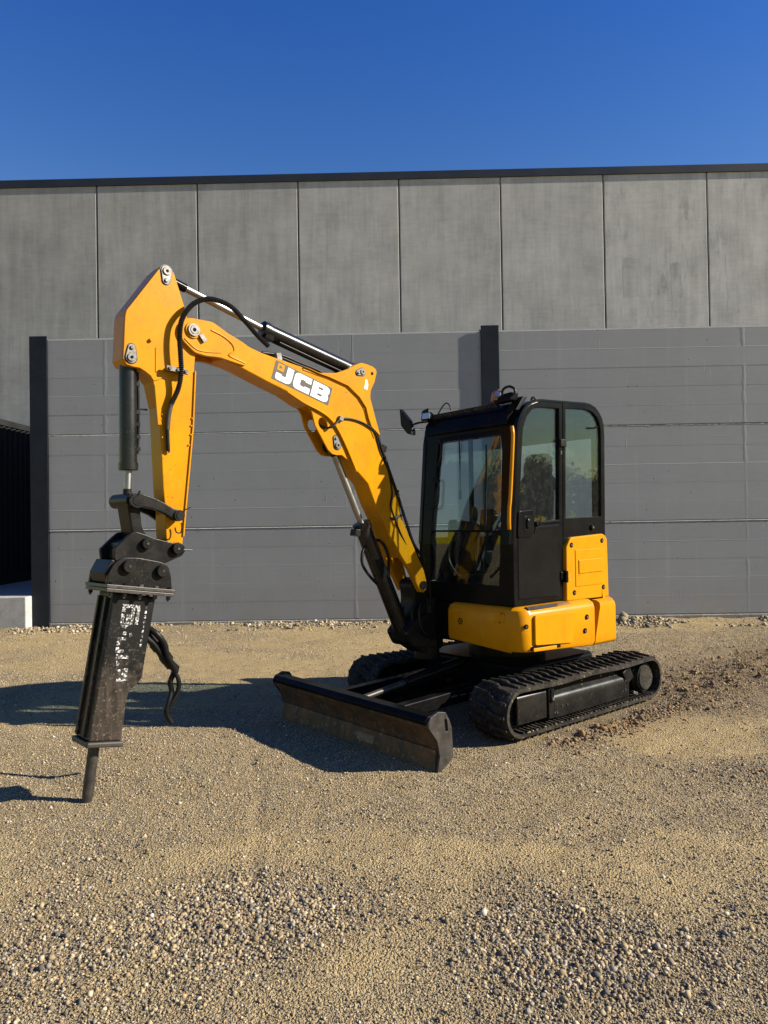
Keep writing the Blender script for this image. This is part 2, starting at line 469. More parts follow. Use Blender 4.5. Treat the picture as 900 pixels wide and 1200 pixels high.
class MB:
    def __init__(s):
        s.v, s.f = [], []

    def prism(s, poly, y0, y1, holes=(), axis='Y'):
        """polygon in (a, z) extruded along Y (or in (x, y) along Z, or in (y, z) along X)"""
        def P(p, t):
            return (p[0], t, p[1]) if axis == 'Y' else ((p[0], p[1], t) if axis == 'Z' else (t, p[0], p[1]))
        loops = [list(poly)] + [list(h) for h in holes]
        base = len(s.v)
        tot = sum(len(l) for l in loops)
        flat = [p for l in loops for p in l]
        s.v += [P(p, y0) for p in flat] + [P(p, y1) for p in flat]
        if holes:
            tris = tessellate_polygon([[Vector((p[0], p[1], 0)) for p in l] for l in loops])
            for t in tris:
                s.f.append([base + i for i in t])
                s.f.append([base + tot + i for i in reversed(t)])
        else:
            s.f.append([base + i for i in range(tot)])
            s.f.append([base + tot + i for i in reversed(range(tot))])
        k = base
        for l in loops:
            n = len(l)
            for i in range(n):
                j = (i + 1) % n
                s.f.append([k + i, k + i + tot, k + j + tot, k + j])
            k += n
        return s

    def box(s, x0, x1, y0, y1, z0, z1):
        return s.prism([(x0, z0), (x1, z0), (x1, z1), (x0, z1)], y0, y1)

    def obox(s, c, ux, uy, uz):
        c, ux, uy, uz = map(Vector, (c, ux, uy, uz))
        b = len(s.v)
        for i in (-1, 1):
            for j in (-1, 1):
                for k in (-1, 1):
                    s.v.append(tuple(c + ux * i + uy * j + uz * k))
        for q in ((0, 1, 3, 2), (4, 6, 7, 5), (0, 4, 5, 1), (2, 3, 7, 6), (0, 2, 6, 4), (1, 5, 7, 3)):
            s.f.append([b + i for i in q])
        return s

    def tube(s, pts, r, n=10, cap=True, closed=False):
        P = [Vector(p) for p in pts]
        R = r if isinstance(r, (list, tuple)) else [r] * len(P)
        b = len(s.v)
        t0 = (P[1] - P[0]).normalized()
        up = Vector((0, 0, 1)) if abs(t0.z) < 0.9 else Vector((1, 0, 0))
        nx = t0.cross(up).normalized()
        prev = t0
        for i, p in enumerate(P):
            if i == 0:
                t = t0
            elif i == len(P) - 1:
                t = (P[i] - P[i - 1]).normalized()
            else:
                t = (P[i + 1] - P[i - 1]).normalized()
            if i:
                q = prev.rotation_difference(t)
                nx = q @ nx
                prev = t
            ny = t.cross(nx).normalized()
            for k in range(n):
                a = 2 * math.pi * k / n
                s.v.append(tuple(p + (nx * math.cos(a) + ny * math.sin(a)) * R[i]))
        for i in range(len(P) - 1):
            for k in range(n):
                k2 = (k + 1) % n
                s.f.append([b + i * n + k, b + i * n + k2, b + (i + 1) * n + k2, b + (i + 1) * n + k])
        if cap:
            s.f.append([b + k for k in reversed(range(n))])
            s.f.append([b + (len(P) - 1) * n + k for k in range(n)])
        return s

    def cyl(s, p0, p1, r, n=16):
        return s.tube([p0, p1], r, n)

    def rings(s, rings, cap=True):
        """loft closed rings of equal length"""
        b = len(s.v)
        n = len(rings[0])
        for r in rings:
            s.v += [tuple(p) for p in r]
        for i in range(len(rings) - 1):
            for k in range(n):
                k2 = (k + 1) % n
                s.f.append([b + i * n + k, b + i * n + k2, b + (i + 1) * n + k2, b + (i + 1) * n + k])
        if cap:
            s.f.append([b + k for k in reversed(range(n))])
            s.f.append([b + (len(rings) - 1) * n + k for k in range(n)])
        return s

    def build(s, name, mat, parent=None, smooth=35, bevel=0.0, segs=2, loc=None):
        me = bpy.data.meshes.new(name)
        me.from_pydata([swing(v) for v in s.v] if SWUNG else s.v, [], s.f)
        me.validate()
        bm = bmesh.new()
        bm.from_mesh(me)
        bmesh.ops.recalc_face_normals(bm, faces=bm.faces)
        if smooth:
            for f in bm.faces:
                f.smooth = True
        bm.to_mesh(me)
        bm.free()
        if smooth:
            me.set_sharp_from_angle(angle=math.radians(smooth))
        me.materials.append(M[mat] if isinstance(mat, str) else mat)
        o = bpy.data.objects.new(name, me)
        COL.objects.link(o)
        if parent is not None:
            o.parent = parent
        if loc:
            o.location = loc
        if bevel:
            md = o.modifiers.new('bevel', 'BEVEL')
            md.width = bevel
            md.segments = segs
            md.limit_method = 'ANGLE'
            md.angle_limit = math.radians(40)
            md.harden_normals = False
        return o


def tag(o, label=None, cat=None, group=None, kind=None):
    for k, v in (('label', label), ('category', cat), ('group', group), ('kind', kind)):
        if v:
            o[k] = v
    return o


def empty(name, loc=(0, 0, 0), rz=0.0):
    o = bpy.data.objects.new(name, None)
    o.empty_display_size = 0.2
    o.location = loc
    o.rotation_euler = (0, 0, rz)
    COL.objects.link(o)
    return o


def copy_obj(o, parent=None, loc=None, rot=None, scale=None):
    c = o.copy()
    COL.objects.link(c)
    c.parent = parent
    if loc is not None:
        c.location = loc
    if rot is not None:
        c.rotation_euler = rot
    if scale is not None:
        c.scale = scale
    return c


# ------------------------------------------------------------------ ground
def hash2(ix, iy, seed):
    h = (ix.astype(np.int64) * 374761393 + iy.astype(np.int64) * 668265263 + seed * 1442695041) & 0x7fffffff
    h = ((h ^ (h >> 13)) * 1274126177) & 0x7fffffff
    return ((h ^ (h >> 16)) & 0xffff) / 65535.0


def vnoise(x, y, seed=0):
    ix, iy = np.floor(x), np.floor(y)
    fx, fy = x - ix, y - iy
    fx, fy = fx * fx * (3 - 2 * fx), fy * fy * (3 - 2 * fy)
    a, b = hash2(ix, iy, seed), hash2(ix + 1, iy, seed)
    c, d = hash2(ix, iy + 1, seed), hash2(ix + 1, iy + 1, seed)
    return (a * (1 - fx) + b * fx) * (1 - fy) + (c * (1 - fx) + d * fx) * fy


def fbm(x, y, seed=0, oct=4):
    t, a, n = 0, 1.0, 0
    for i in range(oct):
        t = t + a * vnoise(x * 2 ** i, y * 2 ** i, seed + i * 17)
        n += a
        a *= 0.5
    return t / n


CX, CY, HEAD = 1.0402, 7.07, math.radians(41.14)
FX, FY = -math.cos(HEAD), -math.sin(HEAD)
LX, LY = math.sin(HEAD), -math.cos(HEAD)


def coarse_mask(x, y):
    """where the coarse stones gather: two drifts in the foreground and the strip along the fence"""
    n = fbm(x * 1.6 + 3.1, y * 1.2, 5, 4)
    d1 = np.exp(-(((x + 0.95) / 0.75) ** 2 + ((y - 3.05 - 0.35 * (x + 1.0)) / 0.42) ** 2))
    d2 = np.exp(-(((x - 0.85) / 0.62) ** 2 + ((y - 2.95) / 0.45) ** 2))
    d3 = np.exp(-(((x + 1.55) / 0.35) ** 2 + ((y - 3.75) / 0.6) ** 2))
    d4 = np.exp(-(((x - 2.9) / 1.1) ** 2 + ((y - 5.0) / 0.28) ** 2)) * 0.6
    return np.clip(0.9 * (d1 + d2 + 0.7 * d3 + d4) + 1.5 * (n - 0.50), 0, 1)


def height(x, y):
    z = 0.035 * (fbm(x * 0.55, y * 0.55, 1, 3) - 0.5) + 0.018 * (fbm(x * 3.1, y * 3.1, 2, 3) - 0.5) + 0.014 * (fbm(x * 14, y * 14, 3, 2) - 0.5)
    # churned soil behind and beside the near track
    a = (x - CX) * FX + (y - CY) * FY
    b = (x - CX) * LX + (y - CY) * LY
    rut = np.exp(-((b - 0.95) / 0.45) ** 2) / (1 + np.exp((a + 0.9) * 5)) * np.exp(-np.clip(-a - 3.4, 0, 9) ** 2)
    z = z + rut * (0.10 * (fbm(x * 6, y * 6, 8, 3) - 0.42) + 0.012 * np.sin(a * 70 + 3 * vnoise(x * 3, y * 3, 4)))
    side = np.exp(-((b - 1.12) / 0.13) ** 2) * np.exp(-((a + 0.2) / 1.1) ** 4)
    z = z + side * 0.085 * np.clip(fbm(x * 5, y * 5, 12, 3) - 0.42, 0, 1) * 2
    # loose strip along the fence foot
    z = z + 0.06 * np.exp(-((y - 12.22) / 0.24) ** 2) * (0.35 + fbm(x * 2.5, y * 2.5, 21, 3))
    # old wheel ruts across the foreground
    for (x0, y0, x1, y1, w, dp) in ((-1.15, 5.6, -0.62, 3.4, 0.035, 0.010), (-0.86, 5.7, -0.40, 3.9, 0.05, 0.005), (-2.75, 5.3, -1.9, 4.5, 0.10, 0.014), (0.2, 4.6, 3.6, 6.4, 0.11, 0.016), (0.75, 3.9, 4.1, 5.5, 0.11, 0.014), (-3.6, 9.2, 1.0, 10.4, 0.12, 0.016)):
        L = math.hypot(x1 - x0, y1 - y0)
        u = ((x - x0) * (x1 - x0) + (y - y0) * (y1 - y0)) / L
        v = ((x - x0) * (y1 - y0) - (y - y0) * (x1 - x0)) / L + 0.05 * np.sin(u * 2.1)
        on = 1 / (1 + np.exp(-u * 8)) / (1 + np.exp((u - L) * 8)) * np.clip(fbm(x * 3, y * 3, 61, 2) * 2.4 - 0.5, 0, 1)
        z = z + on * (-dp * np.exp(-(v / w) ** 2) + 0.5 * dp * np.exp(-((np.abs(v) - 1.9 * w) / (0.6 * w)) ** 2) + 0.3 * dp * np.exp(-(v / w) ** 2) * np.sin(u * 95))
    # flatten under the tracks and blade
    inside = 1 / (1 + np.exp((np.abs(a - 0.05) - 1.25) * 18)) / (1 + np.exp((np.abs(b) - 1.0) * 22))
    far = 1 / (1 + np.exp((np.hypot(x, y - 6) - 14) * 1.0))
    return (z * (1 - inside) - 0.004 * inside) * far


def sand_mask(x, y):
    n = fbm(x * 0.55 + 1.7, y * 0.85 + 4.0, 77, 4)
    t = np.clip((n - 0.47) / 0.13, 0, 1)
    return t * t * (3 - 2 * t) * (1 - coarse_mask(x, y))


def soil_mask(x, y):
    a = (x - CX) * FX + (y - CY) * FY
    b = (x - CX) * LX + (y - CY) * LY
    t = np.exp(-((b - 0.95) / 0.75) ** 2) / (1 + np.exp((a + 0.7) * 4)) + 0.8 * np.exp(-((b - 1.12) / 0.2) ** 2) * np.exp(-((a + 0.2) / 1.2) ** 4)
    return np.clip(t * (0.35 + 1.3 * fbm(x * 2.2, y * 2.2, 51, 4)), 0, 1)


def build_ground():
    def axis(lo, hi, step, far):
        core = np.arange(lo, hi + 1e-6, step)
        out = [far * (k / 14.0) ** 2.5 for k in range(1, 15)]
        return np.concatenate([lo - np.array(out[::-1]), core, hi + np.array(out)])
    xs, ys = axis(-7.0, 8.0, 0.034, 900), axis(2.0, 12.5, 0.034, 900)
    X, Y = np.meshgrid(xs, ys)
    Z = height(X, Y)
    nx, ny = len(xs), len(ys)
    V = np.stack([X.ravel(), Y.ravel(), Z.ravel()], 1).astype(np.float32)
    i = np.arange(nx * ny).reshape(ny, nx)
    Fq = np.stack([i[:-1, :-1], i[:-1, 1:], i[1:, 1:], i[1:, :-1]], -1).reshape(-1, 4)
    me = bpy.data.meshes.new('ground')
    me.vertices.add(len(V))
    me.vertices.foreach_set('co', V.ravel())
    me.loops.add(Fq.size)
    me.loops.foreach_set('vertex_index', Fq.ravel().astype(np.int32))
    me.polygons.add(len(Fq))
    me.polygons.foreach_set('loop_start', np.arange(0, Fq.size, 4, dtype=np.int32))
    me.polygons.foreach_set('loop_total', np.full(len(Fq), 4, dtype=np.int32))
    me.polygons.foreach_set('use_smooth', np.ones(len(Fq), dtype=bool))
    me.update()
    for nm, fn in (('sand', sand_mask), ('soil', soil_mask), ('coarse', coarse_mask)):
        at = me.attributes.new(nm, 'FLOAT', 'POINT')
        at.data.foreach_set('value', fn(X, Y).ravel().astype(np.float32))
    me.materials.append(M['ground'])
    o = bpy.data.objects.new('ground', me)
    COL.objects.link(o)
    tag(o, 'sandy gravel yard ground in front of the grey fence', 'ground', kind='structure')
    return o


build_ground()

ICO_V = []
_p = (1 + 5 ** 0.5) / 2
for s1 in (-1, 1):
    for s2 in (-1, 1):
        ICO_V += [(0, s1, s2 * _p), (s1, s2 * _p, 0), (s2 * _p, 0, s1)]
ICO_V = np.array(ICO_V) / math.hypot(1, _p)


def hull_faces(V):
    bm = bmesh.new()
    for v in V:
        bm.verts.new(v)
    bmesh.ops.convex_hull(bm, input=bm.verts)
    bm.verts.ensure_lookup_table()
    bm.verts.index_update()
    F = [[v.index for v in f.verts] for f in bm.faces]
    bm.free()
    return np.array(F)


ICO_F = hull_faces(ICO_V)
OCT_V = np.array([(1, 0, 0), (-1, 0, 0), (0, 1, 0), (0, -1, 0), (0, 0, 1), (0, 0, -1)], float)
OCT_F = hull_faces(OCT_V)


def stones(name, xy, r, base_v, base_f, label, sink=0.35, tones=None, cat='gravel', tint=1.0):
    N = len(xy)
    nv = len(base_v)
    sc = r[:, None, None] * RNG.uniform(0.6, 1.35, (N, 1, 3)) * np.array([1, 1, 0.8])
    V = base_v[None] * RNG.uniform(0.6, 1.25, (N, nv, 1)) * sc
    ang = RNG.uniform(0, 2 * np.pi, N)
    c, s = np.cos(ang)[:, None], np.sin(ang)[:, None]
    tl = RNG.normal(0, 0.45, N)
    ct, st = np.cos(tl)[:, None], np.sin(tl)[:, None]
    x, y, z = V[..., 0], V[..., 1], V[..., 2]
    y, z = y * ct - z * st, y * st + z * ct
    x, y = x * c - y * s, x * s + y * c
    hz = height(xy[:, 0], xy[:, 1])
    V = np.stack([x + xy[:, :1], y + xy[:, 1:2], z + (hz + r * (0.75 - sink * 1.6))[:, None]], -1).reshape(-1, 3).astype(np.float32)
    F = (base_f[None] + (np.arange(N) * nv)[:, None, None]).reshape(-1, 3).astype(np.int32)
    me = bpy.data.meshes.new(name)
    me.vertices.add(len(V))
    me.vertices.foreach_set('co', V.ravel())
    me.loops.add(F.size)
    me.loops.foreach_set('vertex_index', F.ravel())
    me.polygons.add(len(F))
    me.polygons.foreach_set('loop_start', np.arange(0, F.size, 3, dtype=np.int32))
    me.polygons.foreach_set('loop_total', np.full(len(F), 3, dtype=np.int32))
    me.update()
    pal = np.array([(0.37, 0.28, 0.15), (0.26, 0.198, 0.11), (0.43, 0.355, 0.235), (0.16, 0.135, 0.098), (0.09, 0.08, 0.068), (0.27, 0.24, 0.19), (0.50, 0.44, 0.34), (0.28, 0.185, 0.10)])
    w = np.array([0.24, 0.24, 0.09, 0.17, 0.11, 0.10, 0.01, 0.05]) if tones is None else np.array(tones)
    t = pal[RNG.choice(len(pal), N, p=w / w.sum())] * RNG.uniform(0.75, 1.2, (N, 1)) * tint
    tc = np.concatenate([np.repeat(t, nv, 0), np.ones((N * nv, 1))], 1).astype(np.float32)
    at = me.color_attributes.new('tone', 'FLOAT_COLOR', 'POINT')
    at.data.foreach_set('color', tc.ravel())
    me.materials.append(M['stone'])
    o = bpy.data.objects.new(name, me)
    COL.objects.link(o)
    tag(o, label, cat, kind='stuff')
    return o


def keep_clear(xy):
    a = (xy[:, 0] - CX) * FX + (xy[:, 1] - CY) * FY
    b = (xy[:, 0] - CX) * LX + (xy[:, 1] - CY) * LY
    t = (np.abs(a - 0.05) < 1.2) & (np.abs(b) > 0.56) & (np.abs(b) < 0.99)
    return ~t


def scatter(n, y0, y1, pw):
    y = (y0 ** pw + RNG.random(n) * (y1 ** pw - y0 ** pw)) ** (1 / pw)
    x = RNG.uniform(-0.58, 0.60, n) * y
    return np.stack([x, y], 1)


def build_gravel():
    # near and mid coarse stones, thinned by the drifts
    p = scatter(190000, 2.25, 7.5, 1.1)
    m = coarse_mask(p[:, 0], p[:, 1])
    k = (RNG.random(len(p)) < (0.20 - 0.14 * sand_mask(p[:, 0], p[:, 1])) + 0.58 * m) & keep_clear(p)
    p, m = p[k], m[k]
    r = np.clip(RNG.lognormal(-5.25, 0.36, len(p)) * (0.70 + 0.60 * m), 0.0022, 0.017)
    stones('gravel', p, r, ICO_V, ICO_F, 'coarse angular gravel lying in drifts across the sandy foreground')
    # fine grit everywhere
    p = scatter(150000, 2.25, 12.2, 1.25)
    p = p[keep_clear(p) & (RNG.random(len(p)) > 0.75 * sand_mask(p[:, 0], p[:, 1]))]
    r = np.clip(RNG.lognormal(-5.55, 0.35, len(p)) * (0.75 + 0.075 * p[:, 1]), 0.002, 0.014)
    stones('grit', p, r, OCT_V, OCT_F, 'fine sandy grit spread thinly over the whole yard', sink=0.3, tones=[0.3, 0.24, 0.18, 0.09, 0.05, 0.08, 0.08, 0.05])
    # rubble at the fence foot, coarser on the right; clods turned up by the track
    n = 9000
    x = RNG.uniform(-6.3, 8.0, n)
    y = 12.33 - np.abs(RNG.normal(0, 0.22, n)) - 0.25 * (x > 2.2) * RNG.random(n)
    p = np.stack([x, y], 1)
    r = np.clip(RNG.lognormal(-4.35, 0.5, n), 0.006, 0.065) * np.where(x > 2.0, 1.25, 0.85)
    kk = fbm(x * 1.1, y * 3, 31, 3) > 0.40
    stones('rubble', p[kk], r[kk], ICO_V, ICO_F, 'broken stones and clods heaped along the foot of the fence', sink=0.25, tones=[0.2, 0.2, 0.2, 0.12, 0.08, 0.12, 0.08, 0.0])
    n = 3600
    a = RNG.uniform(-4.4, 0.9, n)
    b = np.where(a < -1.0, RNG.normal(0.95, 0.42, n), 1.12 + np.abs(RNG.normal(0, 0.12, n)))
    p = np.stack([CX + a * FX + b * LX, CY + a * FY + b * LY], 1)
    p = p[(p[:, 1] < 12) & keep_clear(p)]
    r = np.clip(RNG.lognormal(-4.85, 0.5, len(p)), 0.003, 0.034)
    stones('soil_clods', p, r, ICO_V, ICO_F, 'brown soil clods churned up beside the near rubber track', sink=0.35, tones=[0.06, 0.40, 0.0, 0.28, 0.04, 0.0, 0.0, 0.30], cat='soil', tint=np.array([0.86, 0.78, 0.68]))


build_gravel()


# ------------------------------------------------------------------ building behind
def build_building():
    root = empty('concrete_building', (0, 19, 0))
    tag(root, 'tall grey precast concrete building with dark roof edge behind the fence', 'building')
    edges = [-15.4, -12.8, -10.19, -7.58, -4.97, -2.36, 0.24, 2.85, 5.48, 8.12, 10.75, 13.4, 16.0]
    tone = [0.36, 0.36, 0.37, 0.40, 0.41, 0.46, 0.46, 0.48, 0.53, 0.55, 0.55, 0.55]
    stain = [0.1, 0.1, 0.1, 0.12, 0.15, 0.3, 0.25, 0.25, 0.95, 1.0, 1.0, 0.6]
    for i in range(12):
        x0, x1 = edges[i] + 0.014, edges[i + 1] - 0.014
        mb = MB()
        # panel with chamfered long edges
        mb.prism(rounded([(x0, 0.0), (x1, 0.0), (x1, 0.2), (x0, 0.2)], [0.018, 0.018, 0.0, 0.0], 1), -0.05, 10.52, axis='Z')
        o = mb.build('wall_panel', 'building', root, smooth=0)
        t = tone[i]
        o.color = (t, t * 0.985, t * 0.92, stain[i])
        for (px0, px1, pz0, pz1, k) in {8: ((5.94, 6.66, 7.35, 8.35, 0.90), (7.16, 7.44, 6.95, 8.2, 0.95)), 9: ((8.58, 8.86, 6.9, 8.9, 0.96),)}.get(i, ()):
            pr = random.Random(int(px0 * 100))
            n_ = 9
            pts_ = [(px0 + (px1 - px0) * q / n_, pz0 + pr.uniform(-0.03, 0.03)) for q in range(n_)] + [(px1 + pr.uniform(-0.03, 0.03), pz0 + (pz1 - pz0) * q / n_) for q in range(n_)] \
                + [(px1 - (px1 - px0) * q / n_, pz1 + pr.uniform(-0.03, 0.03)) for q in range(n_)] + [(px0 + pr.uniform(-0.03, 0.03), pz1 - (pz1 - pz0) * q / n_) for q in range(n_)]
            pt = MB().prism(pts_, -0.0008, 0.003).build('formwork_stain', 'building', o, smooth=0)  # formwork stain, laid on as a thin plate
            pt.color = (t * k, t * 0.99 * k, t * 0.94 * k, 0.9)
    MB().box(-15.4, 16.0, 0.12, 0.3, -0.05, 10.5).build('backing_wall', 'slab', root, smooth=0)
    MB().box(-15.6, 16.2, -0.035, 0.45, 10.50, 10.70).build('roof_coping', 'coping', root, smooth=0, bevel=0.006)
    MB().box(-15.4, 16.0, 0.31, 14.0, -0.05, 10.45).build('building_core', 'slab', root, smooth=0)
    return root


build_building()


# ------------------------------------------------------------------ fence
def h_post(name, x, y, h, parent, facing=0.0):
    """rolled H section: two flanges and a web"""
    mb = MB()
    w, d, tf, tw = 0.15, 0.15, 0.017, 0.012
    poly = [(-w, -d), (w, -d), (w, -d + tf), (tw, -d + tf), (tw, d - tf), (w, d - tf), (w, d), (-w, d), (-w, d - tf), (-tw, d - tf), (-tw, -d + tf), (-w, -d + tf)]
    mb.prism(poly, -0.05, h, axis='Z')
    o = mb.build(name, 'post', parent, smooth=0, bevel=0.004)
    o.location = (x, y, 0)
    o.rotation_euler = (0, 0, facing)
    return o


def fence_panel(parent, L, z0, z1, loc, rz, seams, k):
    """precast plank with board-marked face: five shallow boards, chamfered long edges, worn seam strips"""
    rs = random.Random(k)
    prof = [(0.14, z0), (0.012, z0), (0.0, z0 + 0.014)]
    nb = 5
    hz = (z1 - z0 - 0.028) / nb
    for i in range(nb):
        a = z0 + 0.014 + i * hz
        o = rs.uniform(-0.0011, 0.0011)
        prof.append((o, a + 0.004))
        prof.append((o, a + hz - 0.006))
        if i < nb - 1:
            prof.append((o - rs.uniform(0.0006, 0.0020), a + hz - 0.003))
            prof.append((o + 0.0003, a + hz))
    prof += [(0.0, z1 - 0.013), (0.012, z1), (0.14, z1)]
    mb = MB()
    mb.prism(prof, 0, L, axis='X')
    o = mb.build('panel', 'fence', parent, smooth=0)
    o.location = loc
    o.rotation_euler = (0, 0, rz)
    for sx in seams:
        sb = MB()
        m = 24
        rings = []
        pts = []
        for i in range(m + 1):
            zz = z0 + 0.016 + (z1 - z0 - 0.032) * i / m
            pts.append((zz, sx + rs.uniform(-0.008, 0.008), 0.03 + rs.uniform(-0.012, 0.016)))
        b = 0
        for zz, xx, ww in pts:
            sb.v += [(xx - ww, 0.0005, zz), (xx - ww * 0.3, -0.0012, zz), (xx + ww * 0.4, -0.0013, zz), (xx + ww, 0.0005, zz)]
        for i in range(m):
            for j in range(3):
                q = i * 4 + j
                sb.f.append([q, q + 1, q + 5, q + 4])
        sb.build('seam', 'fence', o, smooth=60)
    return o


def build_fence():
    root = empty('fence', (0, 12.45, 0))
    tag(root, 'grey painted concrete plank fence with dark navy steel posts', 'fence')
    zs = [(0.085, 1.632), (1.648, 3.238), (3.256, 4.875)]
    bays = [(-5.83, 1.49), (1.79, 9.1)]
    k = 0
    for bi, (x0, x1) in enumerate(bays):
        for j, (a, b) in enumerate(zs):
            seams = [(-4.86, -0.67)[q] - x0 for q in range(2)] if bi == 0 else [5.86 - x0]
            fence_panel(root, x1 - x0, a, b, (x0, 0.012 * (0.5 - (k % 3) * 0.4), 0), 0, seams, k)
            k += 1
    for bi, (x0, x1) in enumerate(bays):
        for j, zz in enumerate((1.640, 3.247)):
            mb = MB()
            rs = random.Random(bi * 10 + j)
            n = 240
            for i in range(n + 1):
                x = x0 + (x1 - x0) * i / n
                h0, h1 = (0.0065, 0.0075) if bi == 0 else (0.004 - 0.012 * rs.random() ** 3, -0.001 + 0.006 * rs.random())
                w = rs.uniform(0.0, 0.0025)
                mb.v += [(x, 0.006 + w, zz - abs(h0) - w), (x, -0.0025 + w, zz - abs(h0) * 0.6), (x, -0.001 + w * 2, zz + h1 * 0.7), (x, 0.02, zz + h1)]
            for i in range(n):
                for k2 in range(3):
                    q = i * 4 + k2
                    mb.f.append([q, q + 4, q + 5, q + 1])
            mb.build('joint_lit_edge', 'lit_edge', root, smooth=0)  # pale strip: the sunlit lip of the joint put into its colour
        mb = MB()
        mb.box(x0, x1, 0.004, 0.136, 4.8735, 4.884)
        mb.build('cap_lit_edge', 'lit_edge', root, smooth=0)  # pale strip painting the bright, lit top edge of the fence
    h_post('post', -5.975, 0.106, 4.93, root)
    h_post('post', 1.64, 0.106, 4.965, root)
    h_post('post', 9.25, 0.106, 4.95, root)
    # return run going back to the building from the corner post
    for j, (a, b) in enumerate(zs):
        fence_panel(root, 6.2, a, b, (-5.90, 0.25, 0), math.pi / 2, [], 40 + j)
    mb = MB()
    mb.prism([(-0.035, -0.1), (-0.035, 0.070), (-0.02, 0.083), (0.2, 0.083), (0.2, -0.1)], -6.13, 9.4, axis='X')
    mb.build('plinth', 'plinth', root, smooth=0)
    return root


build_fence()

# ------------------------------------------------------------------ left edge: loading platform, dark shed
pl = empty('concrete_platform', (-6.1, 12.2, 0))
tag(pl, 'low pale concrete platform edge at the left end of the fence', 'platform')
MB().box(-6.0, -0.02, 0.0, 0.32, -0.05, 0.555).build('edge_block', 'block', pl, smooth=0, bevel=0.015)
MB().box(-6.0, -0.02, 0.325, 6.7, -0.05, 0.54).build('deck', 'slab', pl, smooth=0)
sh = empty('metal_shed', (-8.05, 12.7, 0.54))
tag(sh, 'black corrugated metal shed on the platform at the left edge', 'shed')
mb = MB()
poly, yy, k = [], 0.0, 0
while yy < 6.1:
    poly += [(0.0, yy), (0.0, yy + 0.07), (-0.036, yy + 0.105), (-0.036, yy + 0.175)]
    yy += 0.21
poly += [(-0.08, yy), (-0.08, 0.0)]
mb.prism(poly, 0.16, 3.27, axis='Z')
mb.build('side_wall', 'shed', sh, smooth=0)
MB().box(-2.4, 0.02, -0.02, 6.15, 3.275, 3.40).build('top_rail', 'shed', sh, smooth=0, bevel=0.008)
MB().box(-2.4, 0.015, -0.02, 6.15, 0.0, 0.155).build('bottom_rail', 'shed', sh, smooth=0, bevel=0.008)
MB().box(-2.4, -0.085, 0.0, 6.1, 0.16, 3.27).build('shell', 'shed', sh, smooth=0)



# ------------------------------------------------------------------ excavator (local axes: X forward, Y left, Z up)
EX = empty('excavator', (CX, CY, 0), math.pi + HEAD)
tag(EX, 'yellow and black tracked mini excavator carrying a hydraulic breaker', 'excavator')
B0 = -0.06          # lateral position of the boom plane


def disc_boss(parent, a, z, y, r, h=0.012, mat='steel', name='pin', hole=True):
    """turned pin end: washer, raised head, dark centre"""
    mb = MB()
    mb.tube([(a, y - 0.01, z), (a, y + h, z), (a, y + h, z), (a, y + h + 0.004, z)], [r, r, r * 0.72, r * 0.66], 18)
    o = mb.build(name, mat, parent, smooth=40)
    if hole:
        m2 = MB().cyl((a, y + h, z), (a, y + h + 0.0065, z), r * 0.3, 12)
        m2.build('grease_nipple', 'black', parent, smooth=40)
    return o


def pin_plate(parent, a, z, da, dz, y, r=0.036):
    """teardrop keeper plate with pin head and bolt"""
    L = math.hypot(da, dz)
    ux, uz = da / L, dz / L
    out = []
    for i in range(13):
        t = math.pi / 2 + math.pi * i / 12
        out.append((a + r * (ux * math.cos(t) - uz * math.sin(t)), z + r * (uz * math.cos(t) + ux * math.sin(t))))
    r2 = r * 0.68
    for i in range(11):
        t = -math.pi / 2 + math.pi * i / 10
        out.append((a + da + r2 * (ux * math.cos(t) - uz * math.sin(t)), z + dz + r2 * (uz * math.cos(t) + ux * math.sin(t))))
    ring = []
    for i in range(13):
        t = math.pi / 2 + math.pi * i / 12
        ring.append((a + (r + 0.007) * (ux * math.cos(t) - uz * math.sin(t)), z + (r + 0.007) * (uz * math.cos(t) + ux * math.sin(t))))
    for i in range(11):
        t = -math.pi / 2 + math.pi * i / 10
        ring.append((a + da + (r * 0.68 + 0.007) * (ux * math.cos(t) - uz * math.sin(t)), z + dz + (r * 0.68 + 0.007) * (uz * math.cos(t) + ux * math.sin(t))))
    MB().prism(ring, y - 0.004, y + 0.0012).build('grease_film', 'grease', parent, smooth=0)
    mb = MB().prism(out, y - 0.004, y + 0.009)
    mb.cyl((a, y, z), (a, y + 0.018, z), r * 0.72, 16)
    mb.cyl((a + da, y, z + dz), (a + da, y + 0.02, z + dz), r * 0.36, 6)
    mb.build('keeper_plate', 'steel', parent, smooth=40, bevel=0.002)
    MB().cyl((a, y + 0.016, z), (a, y + 0.0205, z), r * 0.26, 12).build('grease_nipple', 'black', parent, smooth=40)


def hose(name, pts, r, parent, mat='hose', ribbed=False, n=8):
    path = smooth_path(pts, 0.0065 if ribbed else 0.02)
    R = [r * (1.05 if (i % 2) else 0.76) for i in range(len(path))] if ribbed else [r] * len(path)
    return MB().tube(path, R, n).build(name, mat, parent, smooth=0 if ribbed else 50)


